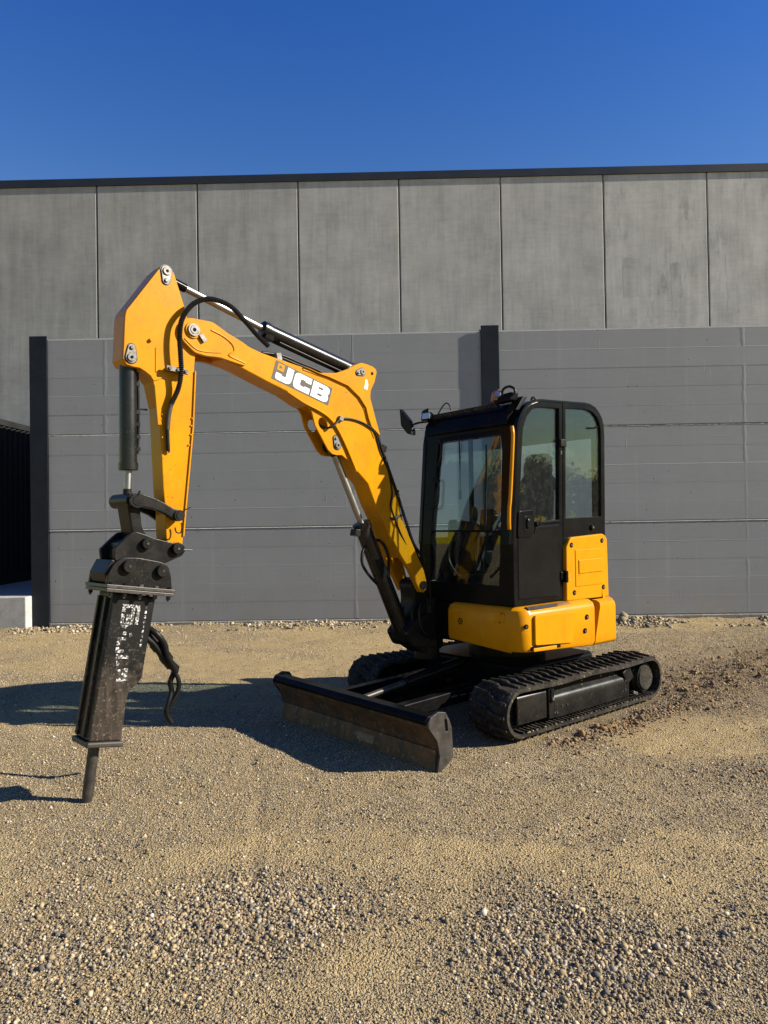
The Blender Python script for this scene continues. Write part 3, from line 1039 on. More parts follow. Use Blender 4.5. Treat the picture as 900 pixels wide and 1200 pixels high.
# ---- arm (dipper)
SWUNG = True
ARM = [(3.381, 3.414), (3.337, 3.409), (3.307, 3.377), (3.293, 3.333), (3.235, 3.162), (3.199, 3.025), (3.158, 2.846), (3.165, 2.77), (3.177, 2.481), (3.183, 2.365),
       (3.211, 2.106), (3.246, 1.792), (3.262, 1.62), (3.27, 1.548), (3.30, 1.515), (3.345, 1.512), (3.374, 1.545), (3.381, 1.68), (3.383, 1.809), (3.395, 1.943), (3.413, 2.377), (3.418, 2.477), (3.456, 2.64),
       (3.476, 2.671), (3.51, 2.695), (3.547, 2.714), (3.594, 2.717), (3.635, 2.726), (3.657, 2.764), (3.652, 2.836), (3.641, 3.037), (3.631, 3.075), (3.42, 3.372)]
AW = 0.075
arm = MB().prism(ARM, B0 - AW, B0 + AW).build('arm', 'yellow', EX, smooth=0, bevel=0.006)
# upper cheek plate, slightly proud, and the stiffened edge strips of the shank
cheek = [(3.381, 3.412), (3.337, 3.407), (3.309, 3.376), (3.294, 3.333), (3.237, 3.162), (3.2, 3.025), (3.163, 2.85), (3.172, 2.77), (3.25, 2.70), (3.36, 2.69), (3.42, 2.655), (3.456, 2.642), (3.476, 2.673),
         (3.51, 2.697), (3.547, 2.716), (3.594, 2.719), (3.634, 2.728), (3.655, 2.765), (3.65, 2.836), (3.639, 3.036), (3.629, 3.074), (3.419, 3.370)]
for s in (1, -1):
    MB().prism(cheek, B0 + s * (AW - 0.002), B0 + s * (AW + 0.010)).build('cheek_plate', 'yellow', arm, smooth=0, bevel=0.003)
MB().prism([(3.158, 2.74), (3.168, 2.74), (3.19, 2.365), (3.218, 2.106), (3.253, 1.792), (3.268, 1.63), (3.258, 1.63), (3.242, 1.792), (3.207, 2.106), (3.179, 2.365)], B0 - AW - 0.012, B0 + AW + 0.012).build('rear_edge_plate', 'yellow', arm, smooth=0, bevel=0.002)
MB().prism([(3.405, 2.36), (3.43, 2.36), (3.45, 2.62), (3.425, 2.60)], B0 + AW - 0.004, B0 + AW + 0.008).build('weld_strip', 'yellow', arm, smooth=0, bevel=0.002)
pin_plate(arm, 3.362, 3.374, 0.004, -0.062, B0 + AW + 0.010, 0.038)
pin_plate(arm, 3.606, 2.775, -0.004, 0.062, B0 + AW + 0.010, 0.037)
hose('weld_shade_bead', [(3.44, B0 + AW + 0.010, 2.86), (3.442, B0 + AW + 0.010, 2.70)], 0.005, arm, mat='yellow')  # added bead standing in for a shadow line on the cheek, no weld
MB().cyl((3.475, B0 + AW + 0.008, 2.905), (3.475, B0 + AW + 0.030, 2.905), 0.012, 10).build('stud', 'yellow', arm, smooth=40)
# hose clamp across the arm and ribbed hose
mb = MB().obox((3.318, B0 + AW + 0.055, 2.722), (0.075, 0.0, 0.006), (0, 0.012, 0), (0.001, 0, 0.017))
mb.build('hose_clamp', 'steel', arm, smooth=0, bevel=0.003)
for q in (-0.055, 0.0, 0.055):
    MB().cyl((3.318 + q, B0 + AW + 0.06, 2.722 + q * 0.08), (3.318 + q, B0 + AW + 0.078, 2.722 + q * 0.08), 0.011, 6).build('clamp_bolt', 'dark_steel', arm, smooth=0)
MB().obox((3.318, B0 + AW + 0.025, 2.722), (0.06, 0, 0.005), (0, 0.022, 0), (0.001, 0, 0.010)).build('clamp_block', 'cast', arm, smooth=0)
YH = B0 + 0.155
hose('ribbed_hose', [(2.60, B0 + 0.10, 2.985), (2.70, B0 + 0.11, 3.05), (2.80, B0 + 0.125, 3.125), (2.914, YH, 3.192), (3.0, YH, 3.222), (3.106, YH, 3.223), (3.21, YH, 3.171), (3.287, YH, 3.067), (3.309, YH, 2.951), (3.305, YH, 2.82),
                    (3.297, YH - 0.01, 2.709), (3.308, YH - 0.03, 2.604), (3.352, YH - 0.045, 2.497)], 0.0185, arm, ribbed=True)
hose('hose_tail', [(3.352, YH - 0.045, 2.50), (3.368, YH - 0.052, 2.42), (3.373, YH - 0.058, 2.33)], 0.0165, arm, mat='dark_steel')
hose('hose_nozzle', [(3.373, YH - 0.058, 2.335), (3.372, YH - 0.058, 2.27), (3.368, YH - 0.06, 2.19)], 0.0125, arm, mat='cast')
MB().cyl((3.366, YH - 0.061, 2.215), (3.362, YH - 0.062, 2.18), 0.009, 8).build('hose_fitting', 'steel', arm)
hose('ribbed_hose', [(2.66, B0 - 0.10, 2.98), (2.80, B0 - 0.12, 3.08), (2.98, B0 - 0.14, 3.13), (3.14, B0 - 0.14, 3.13), (3.24, B0 - 0.13, 3.05), (3.28, B0 - 0.12, 2.9), (3.29, B0 - 0.11, 2.7)], 0.018, arm, ribbed=True)
# small studs and pipe brackets on the shank
for (aa, zz) in ((3.41, 2.40), (3.412, 2.37), (3.40, 2.43), (3.19, 2.42), (3.196, 2.37), (3.20, 2.31), (3.215, 2.24), (3.40, 2.28)):
    MB().cyl((aa, B0 + AW - 0.004, zz), (aa, B0 + AW + 0.010, zz), 0.006, 8).build('stud', 'yellow', arm, smooth=40)

# ---- boom
BW = 0.095
body = [(2.985, 3.06), (2.938, 3.031), (2.839, 2.986), (2.656, 2.933), (2.477, 2.901), (2.264, 2.866), (2.163, 2.838), (2.068, 2.822), (1.89, 2.775), (1.778, 2.697), (1.70, 2.60), (1.64, 2.50),
        (1.564, 2.387), (1.462, 2.134), (1.373, 1.925), (1.331, 1.713), (1.245, 1.50), (1.36, 1.40), (1.372, 1.41), (1.497, 1.645), (1.613, 1.842), (1.69, 2.012), (1.807, 2.118), (1.90, 2.298), (1.993, 2.445),
        (2.073, 2.518), (2.168, 2.562), (2.294, 2.605), (2.419, 2.668), (2.615, 2.731), (2.808, 2.80), (2.96, 2.846)]
boom = MB().prism(body, B0 - BW, B0 + BW).build('boom', 'yellow', EX, smooth=0, bevel=0.008)
# fork cheeks at the arm end
lug = rounded([(3.292, 2.988), (3.278, 3.045), (3.247, 3.077), (3.21, 3.089), (3.047, 3.087), (2.95, 3.038), (2.79, 2.97), (2.71, 2.90), (2.80, 2.815), (2.995, 2.85), (3.101, 2.847), (3.182, 2.859), (3.267, 2.929)], 0.02, 2)
for s in (1, -1):
    MB().prism(lug, B0 + s * 0.081, B0 + s * 0.113).build('fork_plate', 'yellow', boom, smooth=0, bevel=0.004)
MB().tube([(3.194, B0 + 0.112, 3.006), (3.194, B0 + 0.124, 3.006)], 0.055, 22).build('pin_boss', 'yellow', boom, smooth=40, bevel=0.002)
disc_boss(boom, 3.194, 3.006, B0 + 0.124, 0.041)
MB().obox((3.128, B0 + 0.124, 2.963), (0.018, 0, 0.024), (0, 0.009, 0), (0.014, 0, -0.010)).build('pin_lock', 'steel', boom, smooth=0, bevel=0.003)
# raised lug plates: arm cylinder anchor on top, boom cylinder anchor below
top_lug = [(2.30, 2.872), (2.264, 2.868), (2.163, 2.842), (2.002, 2.861), (1.887, 2.905), (1.833, 2.938), (1.758, 2.97), (1.70, 2.966), (1.641, 2.955), (1.605, 2.935), (1.598, 2.912), (1.622, 2.831), (1.663, 2.758), (1.669, 2.698),
           (1.623, 2.556), (1.59, 2.46), (1.57, 2.40), (1.66, 2.47), (1.69, 2.54), (1.712, 2.617), (1.778, 2.695), (1.89, 2.772), (2.068, 2.819), (2.163, 2.836)]
low_lug = [(2.44, 2.676), (2.383, 2.66), (2.307, 2.629), (2.246, 2.589), (2.208, 2.541), (2.181, 2.446), (2.064, 2.267), (2.024, 2.236), (1.98, 2.229), (1.931, 2.231), (1.859, 2.188), (1.807, 2.114), (1.76, 2.06), (1.815, 2.13),
           (1.906, 2.302), (1.998, 2.45), (2.078, 2.523), (2.172, 2.567), (2.296, 2.61)]
low_full = [(2.44, 2.676), (2.383, 2.66), (2.307, 2.629), (2.246, 2.589), (2.208, 2.541), (2.181, 2.446), (2.064, 2.267), (2.024, 2.236), (1.98, 2.229), (1.931, 2.231), (1.859, 2.188), (1.807, 2.114), (1.79, 2.16), (1.86, 2.32),
            (1.95, 2.47), (2.05, 2.56), (2.17, 2.60), (2.296, 2.65)]
hole_c = circle2(2.108, 2.463, 0.040, 16, 1.25, math.radians(58))
for s in (1, -1):
    MB().prism(top_lug, B0 + s * 0.060, B0 + s * 0.116).build('anchor_plate', 'yellow', boom, smooth=0, bevel=0.004)
    MB().prism(low_full, B0 + s * 0.060, B0 + s * (BW - 0.020), holes=[hole_c]).build('anchor_plate', 'yellow', boom, smooth=0, bevel=0.003)
pin_plate(boom, 1.752, 2.897, 0.042, -0.012, B0 + 0.116, 0.030)
MB().cyl((1.647, B0 + 0.10, 2.897), (1.647, B0 + 0.118, 2.897), 0.013, 12).build('lifting_hole', 'black', boom)
MB().prism([(1.70, 2.84), (1.715, 2.845), (1.722, 2.80), (1.735, 2.77), (1.70, 2.76), (1.69, 2.80)], B0 + 0.116, B0 + 0.1175).build('decal', 'white', boom, smooth=0)
pin_plate(boom, 1.977, 2.305, 0.016, 0.052, B0 + BW - 0.020, 0.033)
# weld beads round the fork cheeks and along the lug plates
hose('weld_shade_bead', [(3.255, B0 + 0.114, 2.945), (3.175, B0 + 0.114, 2.885), (3.09, B0 + 0.114, 2.875), (2.985, B0 + 0.114, 2.885)], 0.005, boom, mat='yellow')
hose('weld_shade_bead', [(3.06, B0 + 0.114, 3.03), (2.97, B0 + 0.114, 3.0), (2.90, B0 + 0.114, 2.955), (2.885, B0 + 0.114, 2.905), (2.93, B0 + 0.114, 2.875), (2.80, B0 + 0.112, 2.835)], 0.006, boom, mat='yellow')
hose('weld_shade_bead', [(2.30, B0 + BW, 2.855), (2.163, B0 + BW, 2.828), (2.068, B0 + BW, 2.811), (1.89, B0 + BW, 2.764), (1.785, B0 + BW, 2.69), (1.718, B0 + BW, 2.60), (1.69, B0 + BW, 2.52), (1.62, B0 + BW, 2.38)], 0.007, boom, mat='yellow')
hose('weld_shade_bead', [(2.44, B0 + BW - 0.004, 2.676), (2.294, B0 + BW - 0.004, 2.607), (2.168, B0 + BW - 0.004, 2.563), (2.073, B0 + BW - 0.004, 2.519), (1.993, B0 + BW - 0.004, 2.446), (1.90, B0 + BW - 0.004, 2.299), (1.80, B0 + BW - 0.004, 2.105)], 0.008, boom, mat='yellow')
# boom foot fork
for s in (1, -1):
    fk = [(1.40, 1.74), (1.331, 1.713), (1.193, 1.403), (1.139, 1.292), (1.107, 1.182), (1.118, 1.125), (1.142, 1.105), (1.18, 1.112), (1.205, 1.15), (1.292, 1.30), (1.372, 1.41), (1.45, 1.55)]
    mb = MB()
    n = len(fk)
    ring0, ring1 = [], []
    for (aa, zz) in fk:
        t = max(0.0, min(1.0, (1.74 - zz) / 0.45))
        y1 = BW + 0.004 + 0.045 * t
        ring0.append((aa, B0 + s * (y1 - 0.05), zz))
        ring1.append((aa, B0 + s * y1, zz))
    mb.rings([ring0, ring1])
    mb.build('foot_fork', 'yellow', boom, smooth=30, bevel=0.004)
    MB().cyl((1.152, B0 + s * 0.09, 1.168), (1.152, B0 + s * 0.158, 1.168), 0.036, 18).build('foot_pin', 'cast', boom, smooth=40)

# logo
LO = Vector((2.577, 2.758))
LU = Vector((2.029 - 2.533, 2.741 - 2.895)) / 3.60
LV = Vector((2.533 - 2.577, 2.895 - 2.758))


def logo_pts(uv):
    return [tuple(LO + LU * u + LV * v) for u, v in uv]


MB().prism(logo_pts([(0, 0), (3.6, 0), (3.6, 1), (0, 1)]), B0 + BW, B0 + BW + 0.0016).build('logo_panel', 'logo_grey', boom, smooth=0)
logo_y = (B0 + BW + 0.0016, B0 + BW + 0.003)
letters = [([(0.76, 0.93), (1.13, 0.93), (1.13, 0.36), (1.09, 0.2), (1.0, 0.11), (0.84, 0.07), (0.27, 0.07), (0.17, 0.14), (0.17, 0.42), (0.50, 0.42), (0.52, 0.35), (0.72, 0.35), (0.76, 0.41)], []),
           ([(2.28, 0.93), (1.46, 0.93), (1.31, 0.87), (1.24, 0.74), (1.24, 0.26), (1.31, 0.13), (1.46, 0.07), (2.28, 0.07), (2.28, 0.38), (1.93, 0.38), (1.93, 0.32), (1.70, 0.32), (1.63, 0.38), (1.63, 0.62), (1.70, 0.68), (1.93, 0.68), (1.93, 0.62), (2.28, 0.62)], []),
           ([(2.39, 0.07), (3.26, 0.07), (3.41, 0.13), (3.47, 0.25), (3.47, 0.40), (3.39, 0.50), (3.47, 0.60), (3.47, 0.76), (3.41, 0.87), (3.26, 0.93), (2.39, 0.93)],
            [[(2.77, 0.62), (3.03, 0.62), (3.08, 0.66), (3.08, 0.70), (3.03, 0.74), (2.77, 0.74)], [(2.77, 0.26), (3.03, 0.26), (3.08, 0.30), (3.08, 0.35), (3.03, 0.39), (2.77, 0.39)]])]
for o_, h_ in letters:
    MB().prism(logo_pts(o_), *logo_y, holes=[logo_pts(h) for h in h_]).build('logo_letter', 'white', boom, smooth=0)
MB().prism(logo_pts([(0.16, 0.56), (0.56, 0.56), (0.56, 0.93), (0.16, 0.93)]), *logo_y).build('logo_square', 'yellow_smooth', boom, smooth=0)
MB().prism(logo_pts([(0.27, 0.66), (0.48, 0.75), (0.27, 0.84)]), logo_y[1], logo_y[1] + 0.0008).build('logo_arrow', 'logo_grey', boom, smooth=0)

# cables and hoses along the boom
hose('cable', [(2.115, B0 + 0.03, 2.455), (2.062, B0 + BW + 0.02, 2.434), (1.959, B0 + BW + 0.015, 2.508), (1.826, B0 + BW + 0.012, 2.512), (1.697, B0 + BW + 0.012, 2.477), (1.61, B0 + BW + 0.01, 2.414), (1.56, B0 + BW, 2.267), (1.48, B0 + BW, 2.132), (1.44, B0 + BW + 0.005, 1.947), (1.463, B0 + BW + 0.012, 1.842),
                (1.44, B0 + BW + 0.02, 1.749), (1.382, B0 + BW + 0.02, 1.631), (1.305, B0 + BW + 0.02, 1.50)], 0.0075, boom)
MB().obox((1.962, B0 + BW + 0.012, 2.510), (0.018, 0, 0.006), (0, 0.014, 0), (-0.005, 0, 0.016)).build('cable_clip', 'steel', boom, smooth=0, bevel=0.002)
for (aa, zz) in ((1.508, 2.305), (1.385, 1.946)):
    MB().obox((aa, B0 + 0.06, zz), (0.022, 0, 0.008), (0, 0.035, 0), (-0.008, 0, 0.024)).build('cable_clip', 'cast', boom, smooth=0, bevel=0.003)
MB().obox((1.41, B0 + BW + 0.02, 1.742), (0.055, 0, -0.015), (0, 0.012, 0), (0.003, 0, 0.010)).build('hose_clamp', 'dark_steel', boom, smooth=0, bevel=0.002)
for i in range(5):
    y = B0 - 0.08 + 0.045 * i
    w = 0.012 * math.sin(i * 2.1)
    hose('hose', [(1.71 + 0.004 * i, y, 2.78 - 0.03 * i), (1.655 + w, y, 2.62), (1.585 + w, y, 2.42), (1.475 + w, y, 2.16), (1.37 + w, y, 1.92), (1.31 - w, y + 0.01, 1.70), (1.215 + w, y + 0.015, 1.52), (1.115 - w, y + 0.02, 1.36), (1.05, y + 0.02, 1.16), (1.03, y, 0.98)], 0.013, boom)
for i in range(3):
    y = B0 - 0.05 + 0.05 * i
    hose('hose', [(2.62, y, 2.945), (2.45, y, 2.945), (2.30, y, 2.912), (2.17, y, 2.885), (2.03, y, 2.845), (1.90, y, 2.80), (1.78, y, 2.72)], 0.012, boom)
MB().obox((2.50, B0 + 0.03, 2.925), (0.022, 0, -0.004), (0, 0.06, 0), (0.006, 0, 0.028)).build('hose_clamp', 'steel', boom, smooth=0, bevel=0.004)


# ---- cylinders
def ram(name, p_base, p_end, p_tip, r, rr, label=None):
    """hydraulic ram: barrel p_base..p_end, rod to p_tip, gland, both eyes"""
    b, e, t = Vector(p_base), Vector(p_end), Vector(p_tip)
    d = (e - b).normalized()
    o = MB().tube([b, b + d * 0.004, e - d * 0.05, e - d * 0.05, e - d * 0.004, e], [r * 0.9, r, r, r * 1.1, r * 1.1, r * 0.98], 24).build(name, 'frame_black', EX, smooth=40)
    MB().tube([e - d * 0.01, t - d * 0.04], rr, 20).build('rod', 'chrome', o, smooth=40)
    MB().tube([t - d * 0.075, t], [rr * 1.15, rr * 1.3], 14).build('rod_end', 'cast', o, smooth=40)
    for q, w in ((b - d * 0.01, r * 0.95), (t, rr * 1.9)):
        MB().cyl(q + Vector((0, -0.045, 0)), q + Vector((0, 0.045, 0)), w, 20).build('eye', 'cast', o, smooth=40, bevel=0.004)
    return o


arm_ram = ram('arm_cylinder', (1.77, B0, 2.935), (2.588, B0, 3.138), (3.345, B0, 3.362), 0.052, 0.024)
MB().tube([(1.80, B0 - 0.02, 2.885), (2.15, B0 - 0.02, 2.972), (2.50, B0 - 0.01, 3.058), (2.56, B0, 3.085)], 0.012, 10).build('feed_pipe', 'hose', arm_ram, smooth=50)
MB().tube([(1.82, B0 + 0.03, 2.88), (2.15, B0 + 0.035, 2.962), (2.46, B0 + 0.03, 3.045)], 0.010, 10).build('feed_pipe', 'hose', arm_ram, smooth=50)
MB().obox((2.545, B0 + 0.01, 3.075), (0.035, 0, 0.009), (0, 0.03, 0), (-0.006, 0, 0.022)).build('port_block', 'black', arm_ram, smooth=0, bevel=0.004)
MB().tube([(3.33, B0, 3.358), (3.185, B0, 3.3155)], [0.034, 0.030], 16).build('rod_sleeve', 'black', arm_ram, smooth=40)
tip_ram = ram('tipping_cylinder', (3.588, B0, 2.775), (3.594, B0, 2.062), (3.602, B0, 1.868), 0.055, 0.023)
MB().tube(smooth_path([(3.535, B0 + 0.02, 2.70), (3.530, B0 + 0.02, 2.5), (3.533, B0 + 0.02, 2.30), (3.54, B0 + 0.02, 2.17)]), 0.009, 8).build('feed_pipe', 'hose', tip_ram, smooth=50)
for zz in (2.62, 2.44, 2.36, 2.28, 2.2):
    MB().obox((3.538, B0 + 0.02, zz), (0.012, 0, 0), (0, 0.014, 0), (0, 0, 0.012)).build('pipe_clip', 'cast', tip_ram, smooth=0)
MB().cyl((3.53, B0 + 0.015, 2.462), (3.47, B0 + 0.015, 2.462), 0.006, 8).build('pipe_stub', 'cast', tip_ram)
boom_ram = ram('boom_cylinder', (1.27, B0, 0.80), (1.690, B0, 1.70), (1.975, B0, 2.300), 0.068, 0.027)
MB().obox((1.752, B0 + 0.01, 1.62), (0.030, 0, 0.006), (0, 0.035, 0), (-0.006, 0, 0.026)).build('port_block', 'cast', boom_ram, smooth=0, bevel=0.004)
hose('feed_hose', [(1.60, B0 + 0.03, 1.55), (1.53, B0 + 0.03, 1.555), (1.46, B0 + 0.02, 1.50), (1.42, B0 + 0.02, 1.40), (1.405, B0, 1.27), (1.37, B0, 1.10), (1.30, B0, 0.95)], 0.013, boom_ram)
hose('feed_hose', [(1.70, B0 + 0.06, 1.515), (1.742, B0 + 0.07, 1.45), (1.735, B0 + 0.07, 1.36), (1.66, B0 + 0.07, 1.265), (1.58, B0 + 0.06, 1.20)], 0.012, boom_ram)
MB().obox((1.53, B0 + 0.05, 1.33), (0.035, 0, 0.075), (0, 0.02, 0), (0.03, 0, -0.014)).build('valve_block', 'cast', boom_ram, smooth=0, bevel=0.006)

# ---- linkage
lk = [(3.612, 1.905), (3.56, 1.908), (3.49, 1.885), (3.42, 1.852), (3.36, 1.815), (3.318, 1.805), (3.29, 1.785), (3.288, 1.75), (3.315, 1.728), (3.35, 1.735), (3.41, 1.775), (3.48, 1.805), (3.555, 1.822), (3.60, 1.818), (3.635, 1.835), (3.640, 1.88)]
link0 = MB().prism(lk, B0 + 0.098, B0 + 0.140).build('idler_link', 'cast', EX, smooth=0, bevel=0.008)
MB().prism([(q[0], q[1]) for q in lk], B0 - 0.140, B0 - 0.098).build('idler_link', 'cast', EX, smooth=0, bevel=0.008)
disc_boss(link0, 3.602, 1.863, B0 + 0.140, 0.045, mat='cast', name='link_pin', hole=False)
disc_boss(link0, 3.322, 1.768, B0 + 0.140, 0.036, mat='cast', name='link_pin', hole=False)
tl = MB().prism(rounded([(3.645, 1.89), (3.56, 1.89), (3.545, 1.70), (3.50, 1.62), (3.50, 1.555), (3.575, 1.555), (3.61, 1.66)], 0.025, 3), B0 - 0.085, B0 + 0.085).build('tipping_link', 'cast', EX, smooth=0, bevel=0.010)
MB().cyl((3.604, B0 - 0.175, 1.865), (3.604, B0 + 0.10, 1.865), 0.048, 22).build('cross_tube', 'cast', tl, smooth=40, bevel=0.005)
MB().cyl((3.60, B0 + 0.150, 1.895), (3.59, B0 + 0.158, 1.925), 0.006, 8).build('lynch_pin', 'cast', tl)
hose('lock_ring', [(3.345, B0 + 0.13, 1.69), (3.34, B0 + 0.135, 1.66), (3.31, B0 + 0.135, 1.655), (3.30, B0 + 0.135, 1.69), (3.305, B0 + 0.135, 1.72)], 0.005, link0)
MB().cyl((3.30, B0 + 0.155, 1.80), (3.25, B0 + 0.16, 1.82), 0.004, 6).build('split_pin', 'cast', link0)

# ---- breaker with its hitch (one tool pinned to the arm)
brk = MB()
BK = [(3.742, 1.30), (3.470, 1.245), (3.537, 0.908), (3.567, 0.745), (3.60, 0.705), (3.645, 0.682), (3.67, 0.612), (3.703, 0.374), (3.902, 0.405)]
brk.prism(BK, B0 - 0.11, B0 + 0.11)
breaker = brk.build('hydraulic_breaker', 'breaker', EX, smooth=0, bevel=0.012, segs=3)
breaker['label'] = 'worn black hydraulic breaker with faded white lettering standing on its chisel'
# front rib plates
d_ = Vector((3.902 - 3.742, 0, 0.405 - 1.30)).normalized()
n_ = Vector((-d_.z, 0, d_.x))
for yy in (B0 - 0.07, B0 + 0.04):
    c_ = Vector((3.824, yy, 0.845)) + n_ * 0.006
    MB().obox(c_, d_ * 0.43, (0, 0.014, 0), n_ * 0.012).build('front_rib', 'breaker', breaker, smooth=0, bevel=0.004)
hp = [(3.665, 1.632), (3.63, 1.66), (3.597, 1.668), (3.536, 1.648), (3.485, 1.625), (3.353, 1.59), (3.31, 1.592), (3.275, 1.57), (3.268, 1.535), (3.295, 1.503), (3.43, 1.452), (3.669, 1.505), (3.735, 1.49), (3.742, 1.56)]
for s in (1, -1):
    MB().prism(hp, B0 + s * 0.088, B0 + s * 0.12).build('hitch_plate', 'cast', breaker, smooth=0, bevel=0.005)
MB().prism([(3.68, 1.60), (3.64, 1.62), (3.42, 1.50), (3.45, 1.46), (3.70, 1.50)], B0 - 0.09, B0 + 0.09).build('hitch_web', 'cast', breaker, smooth=0, bevel=0.005)
for (aa, zz, r_, y_) in ((3.539, 1.591, 0.036, 0.12), (3.333, 1.552, 0.038, 0.12), (3.668, 1.455, 0.040, 0.147), (3.452, 1.415, 0.040, 0.147)):
    MB().cyl((aa, B0 + y_ - 0.01, zz), (aa, B0 + y_ + 0.035, zz), r_, 20).build('pin', 'cast', breaker, smooth=40, bevel=0.004)
    MB().cyl((aa, B0 - y_ + 0.01, zz), (aa, B0 - y_ - 0.03, zz), r_, 20).build('pin', 'cast', breaker, smooth=40, bevel=0.004)
    MB().cyl((aa, B0 + y_ + 0.034, zz), (aa, B0 + y_ + 0.038, zz), r_ * 0.22, 8).build('grease_nipple', 'dark_steel', breaker)
MB().cyl((3.30, B0 + 0.15, 1.545), (3.24, B0 + 0.155, 1.54), 0.005, 6).build('split_pin', 'steel', breaker)
bp = rounded([(3.695, 1.51), (3.60, 1.505), (3.452, 1.472), (3.406, 1.448), (3.385, 1.38), (3.378, 1.28), (3.802, 1.340), (3.790, 1.416), (3.748, 1.48)], 0.02, 3)
for s in (1, -1):
    MB().prism(bp, B0 + s * 0.120, B0 + s * 0.148).build('bracket_plate', 'cast', breaker, smooth=0, bevel=0.005)
MB().prism([(3.79, 1.36), (3.80, 1.42), (3.755, 1.50), (3.735, 1.49), (3.765, 1.345)], B0 - 0.12, B0 + 0.12).build('bracket_front', 'cast', breaker, smooth=0, bevel=0.004)
MB().prism([(3.40, 1.30), (3.42, 1.30), (3.43, 1.40), (3.41, 1.40)], B0 - 0.12, B0 + 0.12).build('bracket_rear', 'cast', breaker, smooth=0)
# flanges (two bolted plates)
fd = Vector((3.375 - 3.800, 0, 1.273 - 1.338)).normalized()
fn = Vector((-fd.z, 0, fd.x))
if fn.z < 0:
    fn = -fn
fc = Vector((3.590, B0, 1.302))
for k_, off in enumerate((0.008, -0.016)):
    MB().obox(fc + fn * off, fd * (0.222 - 0.004 * k_), (0, 0.170 - 0.003 * k_, 0), fn * 0.011).build('flange', 'dark_steel', breaker, smooth=0, bevel=0.003)
for q in (-0.19, -0.10, 0.0, 0.10, 0.19):
    for s in (1, -1):
        b_ = fc + fd * q + Vector((0, s * 0.150, 0))
        MB().cyl(b_ + fn * 0.018, b_ + fn * 0.034, 0.013, 6).build('bolt', 'steel' if q in (0.0, 0.10) else 'cast', breaker, smooth=0)
        MB().cyl(b_ - fn * 0.026, b_ - fn * 0.048, 0.014, 6).build('nut', 'cast', breaker, smooth=0)
        MB().cyl(b_ - fn * 0.048, b_ - fn * 0.060, 0.008, 8).build('bolt_end', 'dark_steel', breaker, smooth=0)
# collar and chisel
cd_ = Vector((3.703 - 3.902, 0, 0.374 - 0.405)).normalized()
cn_ = Vector((-cd_.z, 0, cd_.x))
if cn_.z < 0:
    cn_ = -cn_
cc = Vector((3.806, B0, 0.386))
MB().obox(cc - cn_ * 0.014, cd_ * 0.114, (0, 0.124, 0), cn_ * 0.017).build('collar', 'dark_steel', breaker, smooth=0, bevel=0.010, segs=3)
MB().tube([(3.822, B0, 0.40), (3.868, B0, 0.075), (3.876, B0, 0.02), (3.880, B0, -0.02)], [0.033, 0.033, 0.030, 0.026], 20).build('chisel', 'dark_steel', breaker, smooth=40)
MB().tube([(3.824, B0, 0.385), (3.829, B0, 0.35)], 0.037, 20).build('chisel_bush', 'black', breaker, smooth=40)
# worn lettering on the side (vertical run of rubbed glyphs) and the small line beside it
u_ = d_                                    # runs down the housing
v_ = Vector((-0.985, 0, -0.17))            # across, towards the machine


def glyph(poly, mat='worn_white'):
    o0 = Vector((3.742, 0, 1.23)) + v_ * 0.058
    pts = [(o0 + u_ * (p[0]) + v_ * p[1]) for p in poly]
    MB().prism([(p.x, p.z) for p in pts], B0 + 0.11, B0 + 0.1112).build('lettering', mat, breaker, smooth=0)


for g_ in ([(0.0, 0.0), (0.0, 0.115), (0.022, 0.115), (0.022, 0.0)], [(0.022, 0.0), (0.05, 0.0), (0.05, 0.022), (0.022, 0.022)], [(0.022, 0.06), (0.125, 0.06), (0.125, 0.082), (0.022, 0.082)], [(0.022, 0.095), (0.12, 0.095), (0.12, 0.115), (0.022, 0.115)],
           [(0.06, 0.0), (0.12, 0.0), (0.145, 0.015), (0.15, 0.04), (0.132, 0.055), (0.06, 0.055), (0.06, 0.035), (0.118, 0.035), (0.118, 0.022), (0.06, 0.022)],
           [(0.17, 0.03), (0.19, 0.03), (0.19, 0.05), (0.17, 0.05)], [(0.175, 0.07), (0.20, 0.075), (0.195, 0.09), (0.172, 0.085)],
           [(0.205, 0.0), (0.205, 0.055), (0.225, 0.055), (0.225, 0.02), (0.255, 0.02), (0.255, 0.0)], [(0.265, 0.0), (0.30, 0.0), (0.30, 0.05), (0.28, 0.05), (0.28, 0.02), (0.265, 0.02)],
           [(0.31, 0.01), (0.335, 0.01), (0.335, 0.09), (0.318, 0.09)], [(0.35, 0.015), (0.385, 0.02), (0.37, 0.04), (0.355, 0.035)],
           [(0.395, 0.06), (0.395, 0.095), (0.47, 0.095), (0.475, 0.06), (0.475, 0.035), (0.455, 0.035), (0.45, 0.062)], [(0.41, 0.02), (0.42, 0.05), (0.40, 0.05)]):
    glyph(g_)
for i in range(9):
    glyph([(0.0 + i * 0.03, 0.148), (0.018 + i * 0.03, 0.148), (0.018 + i * 0.03, 0.160), (0.0 + i * 0.03, 0.160)])
